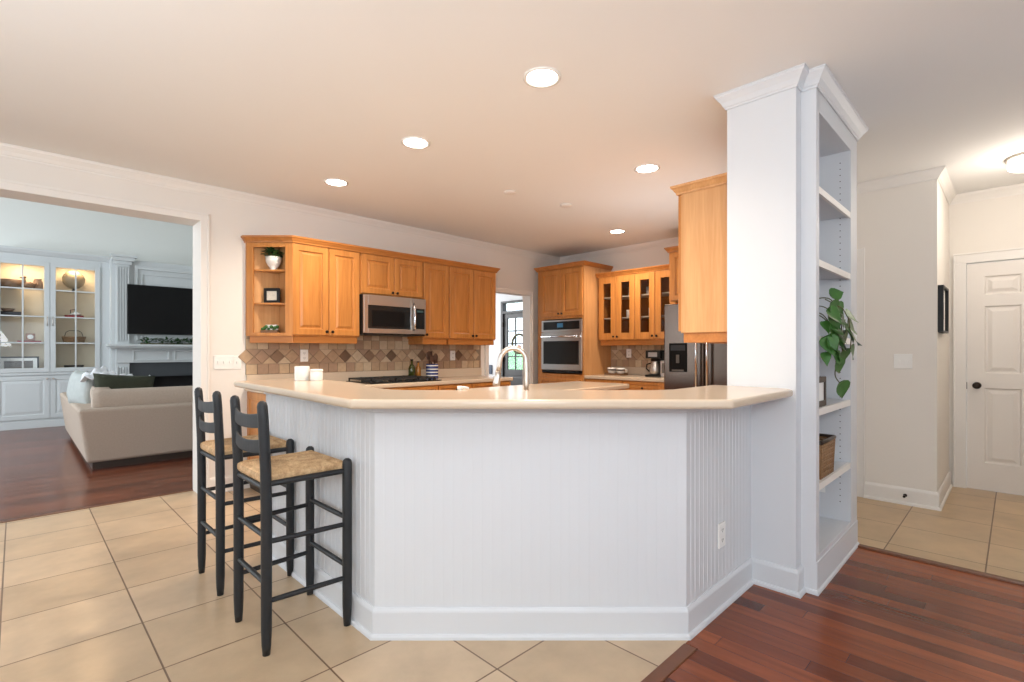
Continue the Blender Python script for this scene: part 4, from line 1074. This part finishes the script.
# ------------------------------------------------------------------ living room
YC = 11.0
def display_cabinet():
    x0, x1 = -.255, 1.035; w = x1-x0; Dp = .375
    t = thing('display_cabinet', 'tall white built-in display cabinet with lit glass doors in the living room', 'cabinet', (x0, YC+Dp, 0))
    b = MB()
    b.box(0,-Dp,0,w,0,.125); b.box(0,-Dp+.01,.125,w,0,.86)
    b.box(-.005,-Dp-.02,.845,w+.005,0,.885)
    b.box(0,-Dp,.885,.04,0,2.84); b.box(w-.04,-Dp,.885,w,0,2.84); b.box(.04,-Dp,2.655,w-.04,0,2.84); b.box(.04,-.02,.885,w-.04,0,2.655); b.box(w/2-.02,-Dp,.885,w/2+.02,-.02,2.655)
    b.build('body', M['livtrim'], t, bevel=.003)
    MB().sweep([(-.01,-Dp),(w+.11,-Dp)], [(0,2.75),(.02,2.77),(.05,2.82),(.055,2.85),(0,2.85)], right=True).build('crown', M['livtrim'], t)
    MB().box(w,-Dp,0,w+.11,0,2.84).build('filler_panel', M['livtrim'], t)
    ins = mat('cabinet_lit_interior', (.78,.66,.50), .8, var=.02)
    MB().box(.041,-.028,.886,w/2-.021,-.0205,2.654).box(w/2+.021,-.028,.886,w-.041,-.0205,2.654).build('back_panel', ins, t)
    for z in (1.37, 1.79, 2.226):
        for a, c in ((.041,w/2-.021),(w/2+.021,w-.041)): MB().box(a,-Dp+.03,z-.010,c,-.029,z).build('shelf', M['glass'], t)
    for i in range(2):
        a, c = (.02, w/2-.003) if i == 0 else (w/2+.003, w-.02)
        fr = .065; y = -Dp-.024
        b = MB(); b.box(a,y,.892,a+fr,y+.022,2.655).box(c-fr,y,.892,c,y+.022,2.655).box(a+fr,y,.892,c-fr,y+.022,.895+fr).box(a+fr,y,2.655-fr,c-fr,y+.022,2.655)
        cx = (a+c)/2; b.box(cx-.010,y+.002,.895+fr,cx+.010,y+.018,2.655-fr)
        for z in (1.36,1.78,2.215): b.box(a+fr,y+.003,z-.010,c-fr,y+.017,z+.010)
        dr = b.build('glass_door', M['livtrim'], t, bevel=.002)
        MB().box(a+fr-.005,y+.011,.895+fr,c-fr+.005,y+.014,2.655-fr).build('pane', M['glass'], dr)
        hx = c-.03 if i == 0 else a+.03
        MB().tube([(hx,y-.0,1.64),(hx,y-.025,1.65),(hx,y-.025,1.77),(hx,y,1.78)], .006, 8).build('handle', M['nickel'], dr)
        b = MB(); b.panel(a, c, .150, .832, [(0,-Dp+.009),(0,-Dp-.010),(.065,-Dp-.010),(.072,-Dp-.002),(.085,-Dp-.002),(.12,-Dp-.009)])
        ld_ = b.build('lower_door', M['livtrim'], t)
        k_ = MB().lathe([(.006,0),(.006,.012),(.014,.017),(.014,.024),(.008,.028)],0,0,12); k_.xf(Matrix.Rotation(R(90),4,'X')); k_.build('knob', M['nickel'], ld_, loc=((c-.035 if i==0 else a+.035), -Dp-.010, .785))
        # small puck lamp inside the cabinet top
        ld = bpy.data.lights.new('cabinet_puck', 'AREA'); ld.shape = 'DISK'; ld.size = .2; ld.energy = 5.5; ld.color = (1.0,.74,.46)
        lo = bpy.data.objects.new('cabinet_puck', ld); COL.objects.link(lo); lo.location = (x0+(a+c)/2, YC+.09, 2.64)
        MB().lathe([(.05,-.0),(.05,-.012),(.03,-.014)],0,0,20).build('puck_lamp', M['lamppuck'], t, loc=((a+c)/2, -Dp+.17, 2.654))
    return t
display_cabinet()
# contents: left door  (x -.19..+.33), right door (.43..  .97)
YI = YC+.16
t = thing('globe', 'antique tan globe on the top shelf of the lit display cabinet', 'globe', (.69, YI+.02, 2.227))
MB().lathe([(.07,0),(.07,.012),(.02,.02),(.015,.05)],0,0,20).build('stand', M['darkwood'], t)
MB().ball((0,0,.200), .150, .13, .150, 28, 16).build('sphere', M['globe'], t)
tag(MB().lathe([(.11,0),(.13,.02),(.15,.125),(.14,.125),(.12,.02)],0,0,28).build('wooden_bowl', M['bowl'], loc=(-.06, YI, 2.227)), 'wide brown wooden bowl on the top left cabinet shelf', 'bowl')
t = thing('duck_decoy', 'carved wooden duck decoy beside the bowl on the top cabinet shelf', 'figurine', (.145, YI-.05, 2.227))
MB().ball((0,0,.055), .075, .04, .055, 18, 10).tube([(-.045,0,.09),(-.055,0,.13),(-.05,0,.16)], [.025,.018,.014], 10).ball((-.055,0,.175), .028, .022, .024, 12, 8).tube([(-.075,0,.172),(-.105,0,.165)], [.012,.006], 8).tube([(.06,0,.07),(.10,0,.09)], [.025,.008], 8).build('body', M['bowl'], t)
tag(MB().lathe([(.055,0),(.06,.01),(.058,.13),(.045,.16),(.05,.17)],0,0,24).build('vase', mat('brown_stoneware', (.22,.13,.08), .5, var=.3), loc=(.255, YI+.03, 2.227)), 'brown stoneware jar right of the duck decoy', 'vase')
def book(lab, x, y, z, w, d, h, m, rz=0, group='books in the display cabinet'):
    t = thing('book', lab, 'book', (x, y, z), rz, group)
    MB().box(-w/2,-d/2,0,w/2,d/2,h*.12).box(-w/2,-d/2,h*.88,w/2,d/2,h).box(-w/2,-d/2,0,w/2,-d/2+.006,h).build('cover', m, t)
    MB().box(-w/2+.006,-d/2+.006,h*.12,w/2-.006,d/2-.006,h*.88).build('pages', M['paper'], t)
book('dark book lying flat on the second cabinet shelf at far left', -.09, YI-.02, 1.791, .30, .20, .055, M['darkb'])
tag(MB().lathe([(.05,0),(.055,.006),(.085,.05),(.08,.05),(.03,.01)],0,0,20).build('small_bowl', M['bowl'], loc=(-.09, YI-.02, 1.847)), 'small brown bowl on top of the dark book', 'bowl')
book('thin red book lying under the white shell in the display cabinet', .69, YI-.02, 1.791, .24, .18, .035, M['redb'])
t = thing('seashell', 'glossy white shell ornament resting on the red book', 'ornament', (.70, YI-.02, 1.827))
MB().ball((.02,0,.028), .06, .035, .028, 16, 8).tube([(-.03,0,.025),(-.07,0,.012)], [.02,.006], 8).build('shell', M['ceramic'], t)
MB().tube([(-.05,.03,.0),(-.05,.03,.09),(0,.03,.10),(.03,.03,.06)], .006, 8).build('bracket', M['darkwood'], t)
def wire_basket():
    t = thing('wire_basket', 'brown wire basket on the third shelf of the right cabinet door', 'basket', (.69, YI-.02, 1.371))
    b = MB()
    for z, g in ((.005,.85),(.03,.88),(.05,.92),(.075,.96),(.095,1.0)):
        b.tube([(-.15*g,-.08*g,z),(.15*g,-.08*g,z),(.15*g,.08*g,z),(-.15*g,.08*g,z),(-.15*g,-.08*g,z)], .006, 6)
    for i in range(-6,7):
        for s in (-1,1): b.tube([(i*.0245*.85,s*.08*.85,.0),(i*.0245,s*.08,.095)], .0035, 5)
    b.box(-.128,-.066,.002,.128,.066,.085)
    b.build('wire', M['wicker'], t)
    MB().tube([(-.12,0,.09),(-.10,0,.17),(-.06,0,.20),(.06,0,.20),(.10,0,.17),(.12,0,.09)], .004, 6).build('handle', M['darkwood'], t)
wire_basket()
t = thing('mantel_clock', 'small square clock on red books in the left display cabinet', 'clock', (.165, YI-.02, 1.397))
MB().box(-.055,-.025,0,.055,.025,.115).build('case', mat('clock_case',(.33,.17,.12),.5), t, bevel=.006)
ck = MB().lathe([(.036,0),(.036,.003),(.03,.004)],0,0,24); ck.xf(Matrix.Rotation(R(90),4,'X')); ck.build('dial', M['paper'], t, loc=(0,-.0255,.06))
book('flat red book under the small clock', .15, YI-.02, 1.371, .28, .18, .025, M['redb'])
t = thing('photo_frame', 'large dark leaning frame with a wide white mat at the cabinet bottom', 'picture frame', (.03, YI-.06, .887), 0)
b = MB(); w, h, fr = .235, .26, .022
b.box(-w,-.01,0,-w+fr,.01,h).box(w-fr,-.01,0,w,.01,h).box(-w+fr,-.01,0,w-fr,.01,fr).box(-w+fr,-.01,h-fr,w-fr,.01,h)
b.xf(Matrix.Rotation(R(-14),4,'X')).build('frame', M['black'], t)
MB().box(-w+fr,-.005,fr,w-fr,.005,h-fr).xf(Matrix.Rotation(R(-14),4,'X')).build('mat_board', M['paper'], t)
MB().box(-w+.07,-.007,.07,w-.07,.006,h-.07).xf(Matrix.Rotation(R(-14),4,'X')).build('photo', mat('old_photo',(.12,.10,.09),.5,var=.5,scale=12), t)
tag(MB().box(-.16,-.09,0,.16,.09,.025).build('wooden_board', M['bowl'], loc=(.69, YI-.02, .886), bevel=.004), 'light wooden board at the bottom of the right display cabinet', 'board')
t = thing('keepsake_box', 'dark keepsake box on the wooden board in the display cabinet', 'box', (.69, YI-.02, .912))
MB().box(-.12,-.06,0,.12,.06,.06).build('body', M['darkwood'], t, bevel=.004)
MB().box(-.124,-.064,.061,.124,.064,.082).build('lid', M['darkwood'], t, bevel=.004)

# chimney breast, mantel and TV
YM = 10.75
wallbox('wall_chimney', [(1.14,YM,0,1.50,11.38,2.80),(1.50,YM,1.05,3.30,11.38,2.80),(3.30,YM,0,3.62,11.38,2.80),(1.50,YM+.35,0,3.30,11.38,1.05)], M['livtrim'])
def mantel():
    t = thing('fireplace_mantel', 'white fireplace surround with fluted pilasters and panelled frieze', 'fireplace', (0, YM, 0))
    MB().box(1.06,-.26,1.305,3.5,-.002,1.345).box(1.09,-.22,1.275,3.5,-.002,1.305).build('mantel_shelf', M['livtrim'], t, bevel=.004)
    def pil(x0, x1, z0, z1, y):
        b = MB(); b.box(x0,y,z0,x1,-.002,z1)
        n = 5; p = (x1-x0)/n
        for i in range(n): b.box(x0+i*p+p*.24,y-.022,z0+.05,x0+i*p+p*.76,y,z1-.06)
        return b
    pil(1.20,1.38,1.346,2.72,-.06).build('upper_pilaster', M['livtrim'], t)
    MB().box(1.17,-.075,2.70,1.41,-.002,2.76).box(1.14,-.10,2.76,1.45,-.002,2.82).box(1.12,-.12,2.82,1.48,-.002,2.86).build('capital', M['livtrim'], t, bevel=.004)
    pil(1.20,1.38,.02,1.02,-.06).build('lower_pilaster', M['livtrim'], t)
    b = MB(); b.box(1.20,-.08,1.03,3.5,-.002,1.275)
    b.build('frieze', M['livtrim'], t)
    for x0, x1 in ((1.42,1.95),(2.02,2.55),(2.62,3.15)):
        MB().panel(x0, x1, 1.06, 1.24, [(0,-.080),(0,-.098),(.018,-.098),(.026,-.083),(.05,-.083)]).build('frieze_panel', M['livtrim'], t)
    MB().box(1.38,-.02,.0,1.58,-.001,1.03).box(3.20,-.02,0,3.40,-.001,1.03).box(1.58,-.02,.78,3.20,-.001,1.03).build('slate_surround', M['slate'], t)
    MB().box(1.58,.20,0,3.20,.34,1.04).build('firebox', M['soot'], t)
    # picture panel frame above
    b = MB(); x0, x1, z0, z1 = 1.45, 3.35, 1.40, 2.70
    b.box(x0,-.03,z0,x0+.05,-.001,z1).box(x1-.05,-.03,z0,x1,-.001,z1).box(x0+.05,-.03,z1-.05,x1-.05,-.001,z1).box(x0+.10,-.02,z1-.14,x1-.10,-.001,z1-.12).box(x0+.10,-.02,z0,x0+.12,-.001,z1-.14)
    b.build('panel_moulding', M['livtrim'], t, bevel=.003)
mantel()
t = thing('television', 'flat black television mounted above the mantel', 'television', (2.10, YM-.03, 1.52))
MB().box(-.75,-.060,0,.75,-.020,.855).build('bezel', M['black'], t, bevel=.004)
MB().box(-.738,-.062,.014,.738,-.058,.843).build('screen', M['screen'], t)
MB().box(-.2,-.02,.3,.2,.0285,.6).build('wall_mount', M['iron'], t)
t = thing('mantel_garland', 'dark green garland lying along the mantel under the television', 'garland', (2.3, YM-.15, 1.3455))
b = MB(); rnd = random.Random(9)
for i in range(420):
    x = rnd.uniform(-.78,.9); a = rnd.uniform(0,6.28)
    leaf(b, (x, rnd.uniform(-.05,.05), .012+rnd.uniform(.0,.085)), (math.cos(a), math.sin(a)*.5, rnd.uniform(-.1,.7)), (0,0,1), rnd.uniform(.06,.09), .04)
b.build('greenery', M['leafd'], t, fix=False)
MB().tube([(-.78,0,.01),(0,.01,.012),(.9,0,.01)], .01, 8).build('stem', M['vine'], t)

# sectional sofa
def sofa():
    t = thing('sectional_sofa', 'tan upholstered sectional sofa with its back to the kitchen', 'sofa', (.512, 6.69, 0))
    W_ = 2.75; Ln = 3.0
    def slab(x0,y0,x1,y1,z0,z1,lean=(0,0,0,0), name='frame', m='sofa', bev=.035):
        b = MB(); l = lean
        v = [(x0,y0,z0),(x1,y0,z0),(x1,y1,z0),(x0,y1,z0),(x0-l[0],y0-l[1],z1),(x1+l[2],y0-l[1],z1),(x1+l[2],y1+l[3],z1),(x0-l[0],y1+l[3],z1)]
        b.add(v, [(3,2,1,0),(4,5,6,7),(0,1,5,4),(1,2,6,5),(2,3,7,6),(3,0,4,7)])
        return b.build(name, M[m], t, bevel=bev, seg=3)
    MB().box(.05,.05,0,W_-.05,.85,.075).box(.05,.85,0,.85,Ln-.05,.075).build('plinth', M['darkwood'], t)
    slab(0,0,W_,.16,.075,.635,(.07,.0,.0,-.02),'back_frame')
    slab(.0,.161,.16,Ln,.075,.635,(.07,0,-.02,0),'side_frame')
    slab(.165,.165,W_,.95,.075,.30,name='seat_base'); slab(.165,.955,.95,Ln,.075,.30,name='seat_base')
    for i in range(3): slab(.97+i*.60,.20,1.56+i*.60,.98,.305,.46,name='seat_cushion',m='sofacush',bev=.05)
    for i in range(3): slab(.20,.20+i*.93,.98 if i else .96,1.12+i*.93,.305,.46,name='seat_cushion',m='sofacush',bev=.05)
    # back cushions rising above the frame
    for x0, x1 in ((.06,1.02),(1.03,1.90),(1.91,2.74)):
        b = MB(); rings = []
        nn = 14
        for k_ in range(9):
            u = k_/8; z = .50+u*.315
            th = .115*math.sin(math.pi*(.12+.80*u))**.5
            rings.append([(x0+(x1-x0)*q/nn, .235-th-.03*u, z+ (.006*math.sin(q*1.7))) for q in range(nn+1)] + [(x0+(x1-x0)*q/nn, .235+th-.03*u, z) for q in range(nn,-1,-1)])
        b.loft(rings, 0, True); b.build('back_cushion', M['sofacush'], t)
    for y0, y1 in ((.40,1.35),(1.37,2.2),(2.22,2.95)):
        b = MB(); rings = []; nn = 12
        for k_ in range(9):
            u = k_/8; z = .50+u*.33; th = .115*math.sin(math.pi*(.12+.80*u))**.5
            rings.append([(.26-th-.10*u, y0+(y1-y0)*q/nn, z) for q in range(nn+1)] + [(.26+th-.10*u, y0+(y1-y0)*q/nn, z) for q in range(nn,-1,-1)])
        b.loft(rings, 0, True); b.build('back_cushion', M['sofacush'], t)
sofa()
def pillow(name, label, cat, loc, w, h, th, m, rot):
    b = MB(); n = 14; top = []; 
    rings = []
    for k_ in range(n+1):
        v = -1+2*k_/n; row = []
        for i in range(n+1):
            u = -1+2*i/n; row.append((u, v))
        rings.append(row)
    f = lambda u, v: th*max(0,(1-u**4))**.6*max(0,(1-v**4))**.6
    vs = []; fs = []
    pin = lambda u, v: (u*w*(1-.07*(1-v*v)), v*h*(1-.07*(1-u*u)))
    for sg in (1,-1):
        for row in rings:
            for u, v in row:
                a, c = pin(u, v); vs.append((a, sg*f(u,v), c))
    N1 = n+1
    for sg in (0,1):
        o = sg*N1*N1
        for k_ in range(n):
            for i in range(n): 
                q = (o+k_*N1+i, o+k_*N1+i+1, o+(k_+1)*N1+i+1, o+(k_+1)*N1+i)
                fs.append(q if sg == 0 else q[::-1])
    b.add(vs, fs, 0, True); o = b.build(name, m, loc=loc); o.rotation_euler = tuple(R(q) for q in rot)
    return tag(o, label, cat)
pillow('throw_pillow', 'dark olive throw pillow leaning on the sofa back', 'pillow', (.88, 7.17, .80), .29, .165, .065, M['pilgreen'], (-12,5,2))
pillow('throw_pillow', 'pale linen pillow in the corner of the sofa', 'pillow', (.55, 7.62, .79), .24, .20, .08, M['pillight'], (-8,0,-72))
pillow('throw_pillow', 'pale blue-grey pillow farther along the side of the sofa', 'pillow', (.56, 8.35, .79), .30, .20, .08, M['pillight'], (-10,0,-84))
b = MB(); n = 18; vs = []; fs = []; rnd = random.Random(2)
for j in range(n+1):
    for i in range(n+1):
        u, v = i/n, j/n; vs.append((u*.62-.31, v*.34-.17, .035*math.sin(u*15+v*6)*math.cos(v*9)+.03*math.sin(u*31-v*12)+.08*math.exp(-((u-.3)**2)*26)-.10*abs(v-.5)))
for j in range(n):
    for i in range(n): q = j*(n+1)+i; fs.append((q,q+1,q+n+2,q+n+1))
b.add(vs, fs, 0, True)
o = b.build('throw_blanket', M['blanket'], loc=(.84, 7.44, .925), fix=False); o.rotation_euler = (R(6), R(5), R(-10)); so = o.modifiers.new('thick', 'SOLIDIFY'); so.thickness = .012
tag(o, 'crumpled white throw blanket piled behind the olive pillow', 'blanket')

# ------------------------------------------------------------------ foyer door and outside
def front_door():
    w = FD1-FD0
    t = struct(MB().box(-.06,-.02,0,0,.10,2.30).box(w,-.02,0,w+.06,.10,2.30).box(0,-.02,2.035,w,.10,2.085).box(0,-.02,2.26,w,.10,2.30).build('door_2', M['extdoor'], loc=(7.50, FD1, 0), rz=-math.pi/2))
    b = MB(); st = .10; z0, z1 = .84, 1.93
    b.box(.003,.02,.01,st,.065,2.03).box(w-st,.02,.01,w-.003,.065,2.03).box(st,.02,.01,w-st,.065,z0).box(st,.02,z1,w-st,.065,2.03)
    gw = w-2*st
    for i in (1,2): b.box(st+gw*i/3-.013,.028,z0,st+gw*i/3+.013,.057,z1)
    for j in (1,2,3): b.box(st,.028,z0+(z1-z0)*j/4-.013,w-st,.057,z0+(z1-z0)*j/4+.013)
    b.panel(st+.03, w-st-.03, .16, .74, [(0,.0195),(0,.016),(.02,.016),(.028,.022),(.05,.022),(.08,.017)])
    dr = b.build('door_leaf', M['extdoor'], t, bevel=.003)
    MB().box(st-.005,.040,z0-.005,w-st+.005,.044,z1+.005).build('pane', M['glass'], dr)
    MB().box(.0,.038,2.085,w,.042,2.26).build('transom_pane', M['glass'], t)
    for hz in (.25,1.05,1.80): MB().box(-.012,-.024,hz-.05,.012,.018,hz+.05).build('hinge', M['knob'], dr)
    MB().ball((w-.05,-.02,.95), .028).build('door_knob', M['knob'], dr)
front_door()
t = thing('wreath', 'round twig wreath with a pale bow hanging on the foyer door glass', 'wreath', (7.49, 7.34, 1.38))
b = MB(); b.tube([(0,.20*math.cos(a),.20*math.sin(a)) for a in [i*math.pi/16 for i in range(33)]], .022, 8).build('twig_ring', M['vine'], t)
b = MB().ball((-.01,0,-.10), .03, .09, .075, 14, 8).build('flowers', mat('wreath_flowers', (.72,.40,.30), .8, var=.4, scale=30), t)
struct(MB().box(7.65, 2, -.25, 30, 20, -.15).build('floor', M['grass']))
rnd = random.Random(4)
for i, (x, y, r) in enumerate(((12.5,10.6,1.3),(13.5,12.6,1.5),(12.8,8.6,1.2))):
    t = thing('garden_bush', ['green bush seen through the middle of the front door glass','green bush seen through the left of the front door glass','green bush seen through the right of the front door glass'][i], 'bush', (x, y, -.15), 0, 'bushes outside the front door')
    b = MB()
    for k_ in range(9):
        a = rnd.uniform(0,6.28); b.ball((math.cos(a)*r*.45, math.sin(a)*r*.45, r*.42+rnd.uniform(-.1,.25)*r), r*rnd.uniform(.32,.5), n=12, k=8)
    b.build('foliage', M['bush'], t)
    MB().tube([(0,0,0),(0,0,r*.5)], .07, 8).build('trunk', M['darkwood'], t)
area('porch_daylight', (9.5, 8.5, 3.4), (13, 10.5, .3), 2.5, 2.5, 900, (1,1,1))
